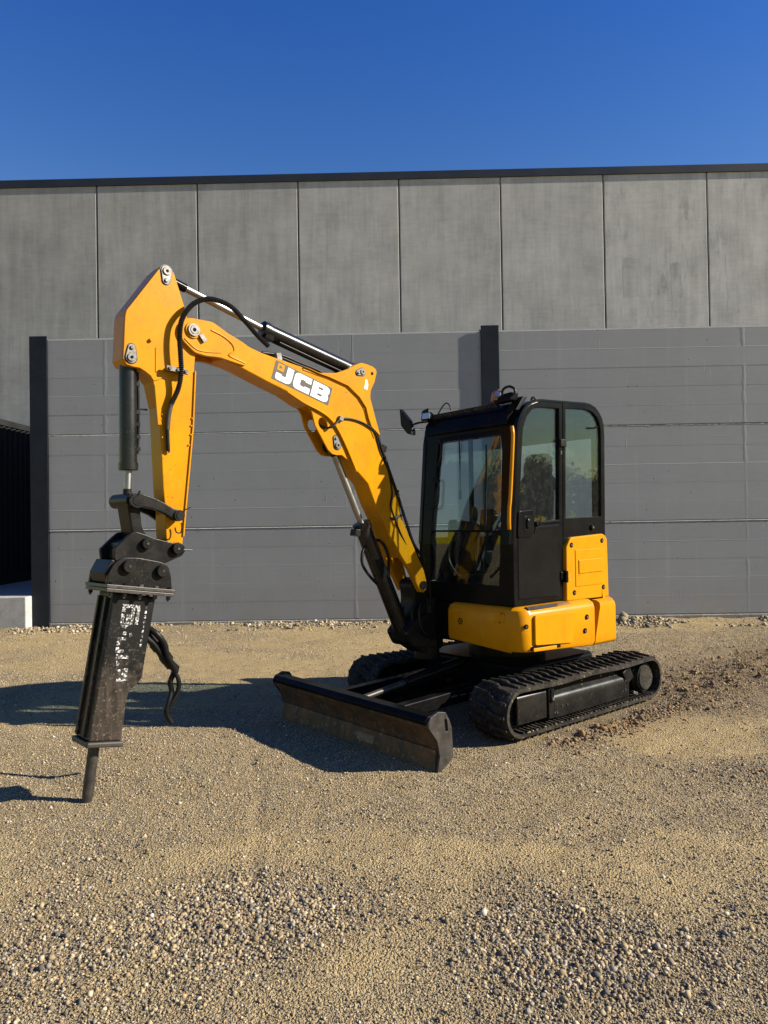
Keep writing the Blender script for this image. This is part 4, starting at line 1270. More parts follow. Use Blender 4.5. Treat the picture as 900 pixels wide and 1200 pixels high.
# hanging hoses behind the breaker
hose('hanging_hose', [(3.50, B0 - 0.02, 1.02), (3.454, B0 - 0.02, 0.968), (3.402, B0 - 0.02, 0.906), (3.345, B0 - 0.02, 0.815), (3.31, B0 - 0.02, 0.765)], 0.034, breaker)
hose('hanging_hose', [(3.50, B0 + 0.03, 0.98), (3.45, B0 + 0.03, 0.93), (3.40, B0 + 0.02, 0.86), (3.36, B0 + 0.01, 0.80), (3.325, B0, 0.765)], 0.018, breaker)
MB().tube([(3.335, B0 - 0.01, 0.805), (3.285, B0 - 0.01, 0.745), (3.292, B0 - 0.01, 0.715)], [0.024, 0.030, 0.022], 10).build('hose_coupling', 'cast', breaker, smooth=50)
hose('hanging_hose', [(3.292, B0 - 0.02, 0.72), (3.318, B0 - 0.02, 0.66), (3.305, B0 - 0.03, 0.60), (3.325, B0 - 0.02, 0.545), (3.346, B0 - 0.02, 0.48), (3.338, B0 - 0.02, 0.43), (3.312, B0 - 0.02, 0.388)], 0.018, breaker)
hose('hanging_hose', [(3.295, B0 + 0.01, 0.72), (3.272, B0 + 0.01, 0.66), (3.280, B0 + 0.0, 0.58), (3.318, B0 - 0.01, 0.52), (3.335, B0 - 0.02, 0.46)], 0.016, breaker)

hose('hanging_hose', [(3.49, B0 + 0.0, 1.05), (3.44, B0 + 0.05, 1.0), (3.39, B0 + 0.05, 0.93), (3.37, B0 + 0.04, 0.86), (3.33, B0 + 0.03, 0.79), (3.30, B0 + 0.02, 0.74)], 0.020, breaker)
for (q0, q1) in (((3.425, 0.935), (3.395, 0.895)), ((3.36, 0.845), (3.335, 0.805))):
    MB().cyl((q0[0], B0 - 0.015, q0[1]), (q1[0], B0 - 0.015, q1[1]), 0.042, 12).build('hose_sleeve', 'cast', breaker, smooth=40, bevel=0.004)

# ---- swing post and boom bracket
kp = MB().prism(rounded([(0.86, 0.60), (1.10, 0.58), (1.30, 0.70), (1.33, 0.80), (1.24, 0.86), (1.20, 1.05), (1.22, 1.19), (1.13, 1.24), (1.06, 1.18), (1.00, 1.02), (0.86, 1.0)], 0.04, 3), B0 - 0.085, B0 + 0.085).build('swing_post', 'cast', EX, smooth=0, bevel=0.012)
for s in (1, -1):
    MB().prism(rounded([(0.98, 0.62), (1.26, 0.66), (1.33, 0.78), (1.20, 0.90), (1.02, 0.92)], 0.03, 3), B0 + s * 0.085, B0 + s * 0.13).build('post_cheek', 'cast', kp, smooth=0, bevel=0.006)
MB().tube([(0.98, B0, 0.52), (0.98, B0, 1.05)], 0.11, 20).build('king_pin', 'cast', kp, smooth=40, bevel=0.006)
for i in range(7):
    y = B0 + (-0.12 + 0.04 * i)
    hose('hose', [(1.04 + 0.015 * i, y * 0.8, 1.02), (1.18 + 0.02 * (i % 3), y, 0.96), (1.17 + 0.03 * (i % 2), y * 1.3, 0.80), (1.06, y * 1.6, 0.72), (0.82, y * 2.0, 0.76)], 0.015, kp)

SWUNG = False

# ---- upper body
deck = MB().prism(rounded([(0.80, -0.45), (0.80, 0.80), (-0.45, 0.80), (-0.9, 0.3), (-0.9, -0.3), (-0.45, -0.80), (0.45, -0.80)], 0.08, 4), 0.66, 0.985, axis='Z').build('deck_frame', 'black', EX, smooth=30, bevel=0.01)
MB().tube([(0, 0, 0.46), (0, 0, 0.60), (0, 0, 0.60), (0, 0, 0.655)], [0.36, 0.36, 0.42, 0.42], 40).build('slew_ring', 'cast', EX, smooth=40)


def shell(name, plan, levels, mat, parent, **kw):
    """plan outline lofted through (z, inset) levels; inset pulls towards the slew centre"""
    rings = []
    for z, s in levels:
        ring = []
        for (x, y) in plan:
            L = math.hypot(x, y)
            k = max(0.0, 1 - s / L)
            ring.append((x * k, y * k, z))
        rings.append(ring)
    return MB().rings(rings).build(name, mat, parent, **kw)


arc = [(-0.985 * math.cos(t), 0.985 * math.sin(t)) for t in [math.radians(v) for v in range(62, -63, -4)]]
# left skirt: front-left corner block
sk_plan = rounded([(0.835, 0.035), (0.835, 0.865), (-0.135, 0.885), (-0.135, 0.55), (0.50, 0.50), (0.50, 0.035)], [0.05, 0.13, 0.0, 0, 0, 0], 8)


def skirt():
    rings = []
    for z, s in ((0.642, 0.035), (0.652, 0.012), (0.68, 0.0), (0.93, 0.0), (0.975, 0.016), (0.998, 0.055), (1.0, 0.075)):
        ring = []
        for (x, y) in sk_plan:
            # keep the outer faces inset only, straight cut at the seam; the lower lip rises towards the centre line at the front
            ox = x - s if x > 0.7 else x
            oy = y - s if y > 0.75 else (y + s * 0.5 if (y < 0.1) else y)
            zz = z
            if z < 0.7:
                if x > 0.7:
                    zz = z + 0.012 * math.sin(y * 9) + (0.03 * (0.85 - y) if y < 0.8 else 0) - (0.02 if 0.55 < y < 0.8 else 0)
                if y > 0.75:
                    zz = z - 0.045 * (0.83 - x) / 0.97
            ring.append((ox, oy, zz))
        rings.append(ring)
    return MB().rings(rings).build('skirt_panel', 'yellow_smooth', EX, smooth=40)


sk = skirt()
# pressed field, step notch, bolts and speaker-hole rosette
MB().prism(rounded([(0.69, 0.70), (0.69, 0.935), (0.12, 0.915), (0.20, 0.665)], 0.02, 3), 0.868, 0.8915).build('pressed_field', 'yellow_smooth', sk, smooth=0, bevel=0.010, segs=3)
MB().prism([(0.72, 0.655), (0.36, 0.645), (0.36, 0.70), (0.72, 0.688)], 0.86, 0.8895).build('step_slot', 'black', sk, smooth=0, bevel=0.004)
MB().prism([(0.72, 0.652), (0.42, 0.640), (0.42, 0.672), (0.72, 0.680)], 0.86, 0.898).build('step_lip', 'yellow_smooth', sk, smooth=0, bevel=0.006)


def panel_bolt(parent, a, y, z, r=0.018, nx=(0, 1, 0)):
    n = Vector(nx)
    c = Vector((a, y, z))
    MB().tube([c - n * 0.006, c + n * 0.004, c + n * 0.004], [r, r, r * 0.75], 16).build('bolt_cup', 'black', parent, smooth=40)
    MB().cyl(c - n * 0.004, c + n * 0.008, r * 0.48, 6).build('bolt', 'steel', parent, smooth=0)


panel_bolt(sk, 0.775, 0.868, 0.855, 0.019, (0.25, 0.97, 0))
for (aa, zz) in ((-0.02, 0.86), (0.01, 0.745)):
    panel_bolt(sk, aa, 0.886, zz, 0.022)
mb = MB()
for i in range(6):
    t = math.pi / 3 * i
    mb.cyl((0.832, 0.205 + 0.022 * math.cos(t), 0.846 + 0.022 * math.sin(t)), (0.8375, 0.205 + 0.022 * math.cos(t), 0.846 + 0.022 * math.sin(t)), 0.0085, 10)
mb.cyl((0.832, 0.205, 0.846), (0.8375, 0.205, 0.846), 0.007, 10)
mb.build('vent_rosette', 'black', sk, smooth=40)
MB().tube([(0.833, 0.655, 0.91), (0.838, 0.655, 0.91), (0.838, 0.655, 0.91)], [0.052, 0.052, 0.046], 24).build('pressed_boss', 'yellow_smooth', sk, smooth=40, bevel=0.003)
MB().tube([(0.833, 0.585, 0.875), (0.839, 0.585, 0.875)], [0.014, 0.012], 12).build('plug', 'yellow', sk, smooth=40)
# air grille on the shoulder
gd, gn = Vector((0, 0.86, -0.51)), Vector((0, 0.51, 0.86))
gc = Vector((0.43, 0.831, 0.987))
MB().obox(gc + gn * 0.001, (0.29, 0, 0), gd * 0.023, gn * 0.003).build('grille_tray', 'black', sk, smooth=0)
for i in range(28):
    MB().obox(gc + gn * 0.004 + Vector((0.275 - i * 0.0204, 0, 0)), Vector((0.0055, 0, 0)), gd * 0.021 + Vector((0.003, 0, 0)), gn * 0.002).build('grille_slat', 'steel', sk, smooth=0)

cw_plan = [(-0.165, 0.89)] + [(-0.46, 0.885)] + arc[1:-1] + [(-0.46, -0.885), (-0.165, -0.89)]


def counterweight():
    rings = []
    for z, s, sl in ((0.60, 0.03, 0.04), (0.612, 0.01, 0.037), (0.63, 0.0, 0.033), (0.70, 0.0, 0.016), (0.705, 0.04, 0.015), (0.83, 0.04, -0.02), (0.835, 0.0, -0.02), (0.93, 0.0, -0.05), (0.965, 0.012, -0.06), (0.985, 0.05, -0.065)):
        ring = []
        for i, (x, y) in enumerate(cw_plan):
            L = math.hypot(x, y)
            edge = i == 0 or i == len(cw_plan) - 1
            front = abs(y) > 0.86 and x > -0.47
            ss = s if not (0.700 < z < 0.834 and front) else 0.0
            k = 1 - ss / L
            ring.append(((x + (sl if edge else 0)) * (1 if edge else k), y * k, z))
        rings.append(ring)
    return MB().rings(rings).build('counterweight', 'yellow_smooth', EX, smooth=35)


cw = counterweight()
shell('counterweight_shoulder', [(-0.40, 0.80)] + [(x * 0.93, y * 0.93) for (x, y) in arc[1:-1]] + [(-0.40, -0.80)], ((0.98, 0.0), (1.09, 0.012), (1.12, 0.05)), 'yellow_smooth', cw, smooth=35)
tlm = MB().obox((-0.475, 0.852, 0.765), (0.028, 0.014, 0), (-0.004, 0.008, 0), (-0.012, 0, 0.055)).build('tail_lamp', 'dark_steel', cw, smooth=0, bevel=0.004)
MB().obox((-0.475, 0.862, 0.79), (0.018, 0.009, 0), (-0.003, 0.006, 0), (-0.004, 0, 0.018)).build('reflector', 'amber', cw, smooth=0, bevel=0.003)
MB().prism(rounded([(-0.46, -0.75), (-0.46, 0.55), (-0.74, 0.40), (-0.80, 0.0), (-0.74, -0.55)], 0.1, 5), 1.0, 1.46, axis='Z').build('engine_hood', 'black', EX, smooth=30, bevel=0.03, segs=3)
# low right-hand bodywork
MB().prism(rounded([(0.42, -0.36), (0.70, -0.42), (0.62, -0.80), (0.35, -0.88), (-0.14, -0.89), (-0.14, -0.36)], 0.06, 4), 0.64, 1.0, axis='Z').build('side_bodywork', 'yellow_smooth', EX, smooth=30, bevel=0.02, segs=3)

# ---- cab
CB0, CB1 = -0.345, 0.76
SIDE = [(0.786, 1.0), (0.786, 1.50), (0.706, 2.413), (0.690, 2.485), (0.662, 2.548), (0.620, 2.605), (0.570, 2.648), (0.515, 2.678), (0.455, 2.698), (0.36, 2.708), (0.086, 2.72), (-0.25, 2.736), (-0.32, 2.732), (-0.40, 2.710), (-0.455, 2.672), (-0.50, 2.62),
        (-0.526, 2.555), (-0.531, 2.45), (-0.510, 1.55), (-0.505, 1.0)]
cab = empty('cab', (0, 0, 0))
cab.parent = EX


def inset(poly, d):
    """crude inward offset of a polygon"""
    n = len(poly)
    area = sum(poly[i][0] * poly[(i + 1) % n][1] - poly[(i + 1) % n][0] * poly[i][1] for i in range(n))
    sg = 1 if area > 0 else -1
    out = []
    for i in range(n):
        p, a, b = Vector(poly[i]), Vector(poly[i - 1]), Vector(poly[(i + 1) % n])
        e1, e2 = (p - a).normalized(), (b - p).normalized()
        n1, n2 = Vector((-e1.y, e1.x)) * sg, Vector((-e2.y, e2.x)) * sg
        m = (n1 + n2)
        m = m / max(0.3, m.length_squared) * 2 if m.length > 0 else n1
        out.append(tuple(p + m * d))
    return out


# roof and rear shell: strip following the side outline
rim = SIDE[2:18]
rin = inset(SIDE, 0.05)[2:18]
MB().prism(rim + rin[::-1], CB0 + 0.03, CB1 - 0.03).build('roof', 'black', EX, smooth=30)
roof_rim = SIDE[2:18]
ro2 = inset(SIDE, -0.010)[1:19]
ri2 = inset(SIDE, 0.012)[1:19]
for (y0, y1) in ((CB1 - 0.045, CB1 - 0.004), (CB0 - 0.004, CB0 + 0.035)):
    MB().prism(ro2 + ri2[::-1], y0, y1).build('roof_rim', 'black_gloss', cab, smooth=30, bevel=0.006)
# dusty roof skin
MB().prism([(0.40, 2.712), (0.086, 2.7285), (-0.25, 2.7445), (-0.25, 2.738), (0.086, 2.722), (0.40, 2.705)], CB0 + 0.04, CB1 - 0.04).build('roof_skin', 'rubber', cab, smooth=0)
# cab floor, rear lower wall
MB().box(-0.50, 0.77, CB0 + 0.02, CB1 - 0.06, 0.99, 1.05).build('floor', 'black', cab, smooth=0)
MB().box(-0.515, -0.46, CB0 + 0.01, CB1 - 0.05, 1.05, 1.62).build('rear_wall', 'black', cab, smooth=0, bevel=0.004)
for (y0, y1) in ((CB0 + 0.005, CB0 + 0.075), (CB1 - 0.105, CB1 - 0.045)):
    MB().prism([(-0.46, 1.60), (-0.515, 1.60), (-0.528, 2.56), (-0.47, 2.60)], y0, y1).build('rear_pillar', 'black', cab, smooth=0, bevel=0.006)
rg = MB().prism([(-0.505, 1.60), (-0.499, 1.60), (-0.512, 2.60), (-0.518, 2.60)], CB0 + 0.07, CB1 - 0.1).build('rear_window', 'glass', cab, smooth=0)

# door (hinged frame, glass, lower skin)
door_out = [(0.786, 1.005), (0.786, 1.50), (0.708, 2.405), (0.690, 2.478), (0.661, 2.540), (0.619, 2.596), (0.568, 2.638), (0.513, 2.668), (0.453, 2.687), (0.36, 2.697), (0.096, 2.708), (0.112, 2.10), (0.128, 1.50), (0.135, 1.012)]
gl_hole = [(0.700, 1.74), (0.665, 2.15), (0.640, 2.40), (0.622, 2.47), (0.594, 2.535), (0.555, 2.583), (0.51, 2.615), (0.455, 2.637), (0.37, 2.648), (0.147, 2.655), (0.160, 2.10), (0.176, 1.70), (0.50, 1.685), (0.53, 1.74)]
door = MB().prism(door_out, CB1 - 0.045, CB1, holes=[gl_hole]).build('door', 'black', EX, smooth=0, bevel=0.006)
MB().prism(inset(gl_hole, -0.012), CB1 - 0.030, CB1 - 0.024).build('door_glass', 'glass', door, smooth=0)
MB().prism([(0.735, 1.06), (0.730, 1.56), (0.53, 1.575), (0.50, 1.645), (0.178, 1.66), (0.183, 1.05)], CB1 - 0.01, CB1 + 0.006).build('door_skin', 'black_gloss', door, smooth=0, bevel=0.006)
MB().prism([(0.52, 1.668), (0.165, 1.680), (0.165, 1.690), (0.52, 1.678)], CB1, CB1 + 0.010).build('glass_trim', 'black_gloss', door, smooth=0, bevel=0.003)
hs = MB().prism(rounded([(0.742, 1.555), (0.725, 1.775), (0.535, 1.785), (0.525, 1.70), (0.54, 1.56)], 0.03, 4), CB1 - 0.002, CB1 + 0.014).build('handle_plate', 'black', door, smooth=0, bevel=0.006)
MB().prism(rounded([(0.672, 1.605), (0.662, 1.735), (0.555, 1.738), (0.558, 1.61)], 0.03, 4), CB1 + 0.012, CB1 + 0.018).build('handle_recess', 'black_gloss', door, smooth=0, bevel=0.003)
MB().prism(rounded([(0.645, 1.63), (0.638, 1.715), (0.585, 1.715), (0.588, 1.635)], 0.022, 4), CB1 + 0.016, CB1 + 0.034).build('handle', 'black_gloss', door, smooth=30, bevel=0.010, segs=3)
for (aa, zz) in ((0.500, 1.668), (0.462, 1.672)):
    MB().cyl((aa, CB1, zz), (aa, CB1 + 0.028, zz), 0.019, 12).build('latch_stud', 'black', door, smooth=40, bevel=0.004)
for zz in (2.36, 1.22):
    MB().obox((0.112 if zz > 2 else 0.140, CB1 + 0.006, zz), (0.04, 0, 0), (0, 0.012, 0), (0, 0, 0.032)).build('hinge', 'cast', door, smooth=0, bevel=0.005)
MB().cyl((0.146, CB1 + 0.012, 2.29), (0.148, CB1 + 0.012, 2.26), 0.008, 8).build('hinge_screw', 'steel', door)

# rear side frame with fixed window
rf_out = [(0.088, 2.710), (-0.25, 2.726), (-0.318, 2.722), (-0.395, 2.701), (-0.448, 2.665), (-0.492, 2.614), (-0.517, 2.552), (-0.522, 2.45), (-0.508, 1.56), (0.122, 1.49), (0.104, 2.10)]
rf_hole = [(0.048, 2.668), (-0.24, 2.682), (-0.30, 2.678), (-0.365, 2.660), (-0.412, 2.630), (-0.45, 2.585), (-0.472, 2.53), (-0.476, 2.45), (-0.458, 1.722), (0.078, 1.712), (0.066, 2.10)]
rf = MB().prism(rf_out, CB1 - 0.045, CB1 - 0.001, holes=[rf_hole]).build('rear_side_frame', 'black', EX, smooth=0, bevel=0.005)
MB().prism(inset(rf_hole, -0.012), CB1 - 0.026, CB1 - 0.020).build('side_glass', 'glass', rf, smooth=0)
MB().cyl((-0.30, CB1 - 0.01, 1.625), (-0.30, CB1 + 0.018, 1.625), 0.026, 16).build('lock', 'black_gloss', rf, smooth=40, bevel=0.004)
MB().cyl((-0.30, CB1 + 0.016, 1.625), (-0.30, CB1 + 0.0215, 1.625), 0.009, 10).build('lock_barrel', 'steel', rf)
MB().prism([(-0.30, 2.528), (-0.40, 2.532), (-0.44, 2.548), (-0.44, 2.535), (-0.40, 2.518), (-0.30, 2.514)], CB1 - 0.018, CB1 - 0.006).build('catch', 'black', rf, smooth=0)
# far side frame with one long window
fs_hole = [(0.66, 1.55), (0.62, 2.40), (0.56, 2.56), (0.44, 2.64), (-0.24, 2.67), (-0.38, 2.64), (-0.455, 2.53), (-0.455, 1.55)]
fs = MB().prism(SIDE, CB0, CB0 + 0.04, holes=[fs_hole]).build('far_side_frame', 'black', EX, smooth=0, bevel=0.004)
MB().prism(inset(fs_hole, -0.012), CB0 + 0.018, CB0 + 0.024).build('side_glass', 'glass', fs, smooth=0)
MB().prism([(0.12, 1.55), (0.08, 1.55), (0.08, 2.66), (0.12, 2.66)], CB0 + 0.008, CB0 + 0.035).build('window_bar', 'black', fs, smooth=0)


# front frame: pillars, header, sill on the raked front plane
def fa(z):
    return 0.786 if z < 1.5 else 0.786 - (z - 1.5) * 0.0876


def front_strip(poly, d0, d1, name, mat, parent, holes=(), bevel=0.006):
    """polygon in (y, z) laid on the raked windscreen plane, from depth d0 to d1 in front of it"""
    mb = MB()
    loops = [list(poly)] + [list(h) for h in holes]
    flat = [p for l in loops for p in l]
    tot = len(flat)
    mb.v = [(fa(z) + d0, y, z) for y, z in flat] + [(fa(z) + d1, y, z) for y, z in flat]
    tris = tessellate_polygon([[Vector((p[0], p[1], 0)) for p in l] for l in loops])
    for t in tris:
        mb.f.append(list(t))
        mb.f.append([tot + i for i in reversed(t)])
    k = 0
    for l in loops:
        n = len(l)
        for i in range(n):
            j = (i + 1) % n
            mb.f.append([k + i, k + i + tot, k + j + tot, k + j])
        k += n
    return mb.build(name, mat, parent, smooth=0, bevel=bevel)


ff_out = [(CB0, 1.0), (CB1 - 0.03, 1.0), (CB1 - 0.035, 1.5), (CB1 - 0.04, 2.43), (0.69, 2.50), (0.62, 2.55), (-0.24, 2.55), (-0.30, 2.53), (CB0 + 0.01, 2.47), (CB0, 1.5)]
ff_hole = [(-0.196, 1.165), (-0.195, 1.5), (-0.150, 2.40), (-0.128, 2.45), (0.553, 2.45), (0.575, 2.42), (0.60, 2.28), (0.62, 1.5), (0.60, 1.162)]
ff = front_strip(ff_out, -0.06, 0.0, 'front_frame', 'black', EX, [ff_hole])
wind = front_strip([(-0.205, 1.622), (0.622, 1.622), (0.61, 2.29), (0.58, 2.46), (-0.135, 2.46), (-0.16, 2.40)], -0.030, -0.024, 'windscreen', 'glass', ff, bevel=0)
front_strip([(-0.205, 1.155), (0.61, 1.152), (0.626, 1.606), (-0.203, 1.606)], -0.034, -0.028, 'lower_windscreen', 'glass_low', ff, bevel=0)
front_strip([(-0.20, 1.606), (0.625, 1.606), (0.625, 1.622), (-0.20, 1.622)], -0.040, -0.018, 'glass_seal', 'black', ff, bevel=0.002)
# visor / roof lip over the windscreen
MB().prism([(0.735, 2.49), (0.715, 2.58), (0.64, 2.662), (0.56, 2.70), (0.52, 2.70), (0.60, 2.64), (0.66, 2.56), (0.68, 2.49)], CB0 + 0.035, CB1 - 0.09).build('visor', 'black', ff, smooth=30, bevel=0.006)
MB().cyl((0.685, CB0 + 0.10, 2.655), (0.685, CB1 - 0.22, 2.665), 0.022, 14).build('visor_tube', 'rubber', ff, smooth=40)
# wiper
hose('wiper_arm', [(0.79, 0.47, 1.62), (0.765, 0.455, 1.90), (0.748, 0.445, 2.10)], 0.009, ff)
hose('wiper_blade', [(0.755, 0.455, 1.95), (0.725, 0.440, 2.34)], 0.010, ff)
hose('strap', [(0.70, 0.10, 2.43), (0.695, 0.10, 2.1), (0.70, 0.10, 1.96)], 0.006, ff)
MB().obox((0.70, 0.10, 1.93), (0.008, 0, 0), (0, 0.012, 0), (0, 0, 0.04)).build('strap_grip', 'black', ff, smooth=0, bevel=0.004)
hose('grab_handle', [(0.755, -0.185, 2.08), (0.745, -0.125, 2.06), (0.75, -0.120, 1.95), (0.765, -0.130, 1.84), (0.775, -0.19, 1.82)], 0.011, ff)
hose('grab_handle', [(0.70, -0.16, 2.44), (0.70, -0.125, 2.40), (0.705, -0.125, 2.30), (0.71, -0.16, 2.20)], 0.010, ff)
# yellow handrail on the near front pillar
hose('handrail', [(0.745, 0.735, 2.46), (0.752, 0.745, 2.43), (0.762, 0.755, 2.34), (0.805, 0.755, 1.90), (0.815, 0.750, 1.80), (0.812, 0.742, 1.68), (0.80, 0.735, 1.63)], 0.0155, cab, mat='yellow', n=12)

# work lights, mirror
wl1 = MB().obox((0.72, -0.275, 2.655), (0.035, 0.012, 0.01), (-0.012, 0.05, 0), (-0.01, 0, 0.036)).build('work_light', 'black', cab, smooth=0, bevel=0.010)
MB().obox((0.750, -0.262, 2.665), (0.010, 0.004, 0), (-0.008, 0.042, 0), (-0.004, 0, 0.028)).build('light_lens', 'lamp', cab, smooth=0, bevel=0.004)
MB().obox((0.70, -0.33, 2.70), (0.02, 0.03, 0.0), (-0.01, 0.03, 0.01), (0, 0, 0.035)).build('light_bracket', 'cast', cab, smooth=0, bevel=0.006)
hose('light_cable', [(0.66, -0.20, 2.68), (0.66, -0.14, 2.745), (0.66, -0.09, 2.77), (0.66, -0.05, 2.74), (0.655, -0.04, 2.70)], 0.006, cab)
hose('mirror_arm', [(0.70, -0.30, 2.62), (0.72, -0.38, 2.62), (0.74, -0.44, 2.61)], 0.010, cab)
mir = MB().prism(rounded([(-0.60, 2.775), (-0.585, 2.61), (-0.50, 2.525), (-0.425, 2.505), (-0.43, 2.56), (-0.46, 2.64)], 0.02, 3), 0.735, 0.775, axis='X').build('mirror', 'black', cab, smooth=0, bevel=0.008)
MB().obox((0.76, -0.43, 2.525), (0.018, 0, 0), (0, 0.014, 0), (0, 0, 0.02)).build('mirror_knob', 'steel', cab, smooth=0, bevel=0.004)
bl = MB().obox((0.665, 0.615, 2.715), (0.05, 0, 0.0), (0, 0.085, 0.005), (-0.01, 0, 0.035)).build('work_light', 'black', cab, smooth=0, bevel=0.012)
MB().tube(smooth_path([(0.70, 0.50, 2.70), (0.705, 0.52, 2.76), (0.70, 0.56, 2.775), (0.69, 0.58, 2.74)]), 0.022, 12).build('beacon_shell', 'amber', cab, smooth=40)
MB().cyl((0.70, 0.53, 2.70), (0.70, 0.535, 2.765), 0.034, 14).build('beacon', 'amber', cab, smooth=40, bevel=0.006)
MB().cyl((0.705, 0.565, 2.745), (0.73, 0.575, 2.755), 0.026, 14).build('light_lens', 'lamp', cab, smooth=40)
hose('light_hoop', [(0.69, 0.60, 2.725), (0.69, 0.60, 2.785), (0.685, 0.66, 2.805), (0.68, 0.715, 2.775), (0.68, 0.715, 2.73)], 0.011, cab)
MB().prism([(0.70, 2.60), (0.60, 2.72), (0.54, 2.735), (0.56, 2.70), (0.66, 2.60)], CB1 - 0.12, CB1 - 0.02).build('light_bracket', 'cast', cab, smooth=0, bevel=0.006)
hose('aerial', [(0.35, 0.62, 2.71), (0.35, 0.63, 2.745), (0.33, 0.64, 2.75), (0.32, 0.645, 2.735)], 0.009, cab)

# seat and controls
seat = MB().prism(rounded([(0.30, 1.42), (-0.18, 1.42), (-0.20, 1.30), (0.30, 1.30)], 0.04, 3), -0.02, 0.46).build('seat', 'seat', EX, smooth=30, bevel=0.03, segs=3)
mb = MB()
rings = []
for (z, hw, a0, a1) in ((1.42, 0.23, -0.08, -0.22), (1.70, 0.25, -0.13, -0.27), (1.95, 0.24, -0.17, -0.30), (2.06, 0.19, -0.19, -0.31), (2.12, 0.15, -0.20, -0.31), (2.20, 0.155, -0.205, -0.31), (2.29, 0.13, -0.21, -0.31), (2.325, 0.08, -0.225, -0.30)):
    rings.append([(a0, 0.22 - hw, z), (a0 + 0.02, 0.22 - hw * 0.5, z), (a0 + 0.02, 0.22 + hw * 0.5, z), (a0, 0.22 + hw, z), (a1, 0.22 + hw, z), (a1, 0.22 - hw, z)])
mb.rings(rings)
mb.build('backrest', 'seat', seat, smooth=60, bevel=0.02, segs=3)
MB().box(-0.18, 0.24, 0.06, 0.38, 1.05, 1.30).build('seat_base', 'black', seat, smooth=0, bevel=0.01)
for yy in (-0.14, 0.57):
    con = MB().prism(rounded([(0.30, 1.55), (-0.12, 1.58), (-0.14, 1.30), (0.24, 1.25)], 0.03, 3), yy - 0.07, yy + 0.07).build('console', 'black', seat, smooth=0, bevel=0.012)
    hose('joystick', [(0.24, yy, 1.55), (0.25, yy, 1.66), (0.245, yy, 1.72)], 0.014, seat)
    MB().tube([(0.245, yy, 1.70), (0.25, yy, 1.75), (0.255, yy, 1.80), (0.26, yy, 1.83)], [0.018, 0.024, 0.028, 0.016], 12).build('joystick_grip', 'black', seat, smooth=50)
MB().prism(rounded([(0.64, 1.05), (0.70, 1.05), (0.70, 1.74), (0.60, 1.76), (0.58, 1.60)], 0.02, 3), 0.46, 0.60).build('lever_column', 'black', cab, smooth=0, bevel=0.01)
MB().prism(rounded([(0.62, 1.60), (0.66, 1.60), (0.64, 1.80), (0.60, 1.80)], 0.01, 2), 0.28, 0.44).build('monitor', 'black_gloss', cab, smooth=0, bevel=0.006)
for yy in (0.16, 0.26):
    hose('travel_lever', [(0.56, yy, 1.05), (0.58, yy, 1.3), (0.52, yy - 0.01, 1.58), (0.50, yy - 0.01, 1.66)], 0.011, cab)
    MB().obox((0.60, yy, 1.10), (0.06, 0, 0.02), (0, 0.04, 0), (-0.004, 0, 0.01)).build('pedal', 'rubber', cab, smooth=0, bevel=0.004)
hose('cab_hose', [(0.62, -0.02, 1.60), (0.66, -0.08, 1.50), (0.67, -0.09, 1.36), (0.66, -0.02, 1.24), (0.62, 0.06, 1.18)], 0.018, cab)
MB().prism(rounded([(0.30, 1.05), (0.62, 1.05), (0.60, 1.22), (0.34, 1.22)], 0.03, 3), 0.0, 0.14).build('floor_box', 'cast', cab, smooth=0, bevel=0.01)
MB().prism(rounded([(0.10, 1.30), (0.50, 1.30), (0.46, 1.72), (0.14, 1.68)], 0.04, 3), CB0 + 0.05, CB0 + 0.16).build('side_console', 'black', cab, smooth=0, bevel=0.015)

# yellow side cover under the rear window
sc_ = MB().prism(rounded([(0.128, 1.00), (0.122, 1.46), (0.055, 1.545), (-0.44, 1.567), (-0.498, 1.525), (-0.508, 0.992)], [0.015, 0.02, 0.03, 0.03, 0.03, 0.015], 3), CB1 - 0.03, CB1 + 0.03).build('side_cover', 'yellow_smooth', EX, smooth=0, bevel=0.016, segs=3)
MB().prism([(0.0, 1.115), (0.0, 1.435), (-0.40, 1.435), (-0.40, 1.115)], CB1 + 0.028, CB1 + 0.036).build('pressed_field', 'yellow_smooth', sc_, smooth=0, bevel=0.006)
MB().prism([(-0.04, 1.225), (-0.04, 1.345), (-0.40, 1.350), (-0.40, 1.230)], CB1 + 0.034, CB1 + 0.044).build('pressed_field', 'yellow_smooth', sc_, smooth=0, bevel=0.006)
for (aa, zz) in ((0.05, 1.478), (-0.41, 1.505), (0.02, 1.065), (-0.42, 1.085)):
    panel_bolt(sc_, aa, CB1 + 0.030, zz, 0.022)
MB().box(-0.50, 0.12, CB1 - 0.06, CB1 - 0.032, 1.0, 1.5).build('cover_backing', 'black', sc_, smooth=0)
MB().prism([(0.148, 1.16), (0.118, 1.16), (0.118, 1.26), (0.148, 1.26)], CB1 + 0.005, CB1 + 0.045).build('cover_catch', 'black', sc_, smooth=0, bevel=0.004)

# ---- undercarriage
TR, TZ = 0.222, 0.222                  # belt outer radius at the ends, axle height
A_F, A_R = 0.965, -0.885


def belt_path(r, n=14, sag=0.012):
    pts = []
    for i in range(n + 1):
        t = math.pi / 2 - math.pi * i / n
        pts.append((A_F + r * math.cos(t), TZ + r * math.sin(t)))
    for i in range(1, 10):
        u = i / 10
        pts.append((A_F + (A_R - A_F) * u, TZ - r))
    for i in range(n + 1):
        t = -math.pi / 2 - math.pi * i / n
        pts.append((A_R + r * math.cos(t), TZ + r * math.sin(t)))
    for i in range(1, 10):
        u = i / 10
        pts.append((A_R + (A_F - A_R) * u, TZ + r - sag * math.sin(u * math.pi * 2) ** 2))
    return pts


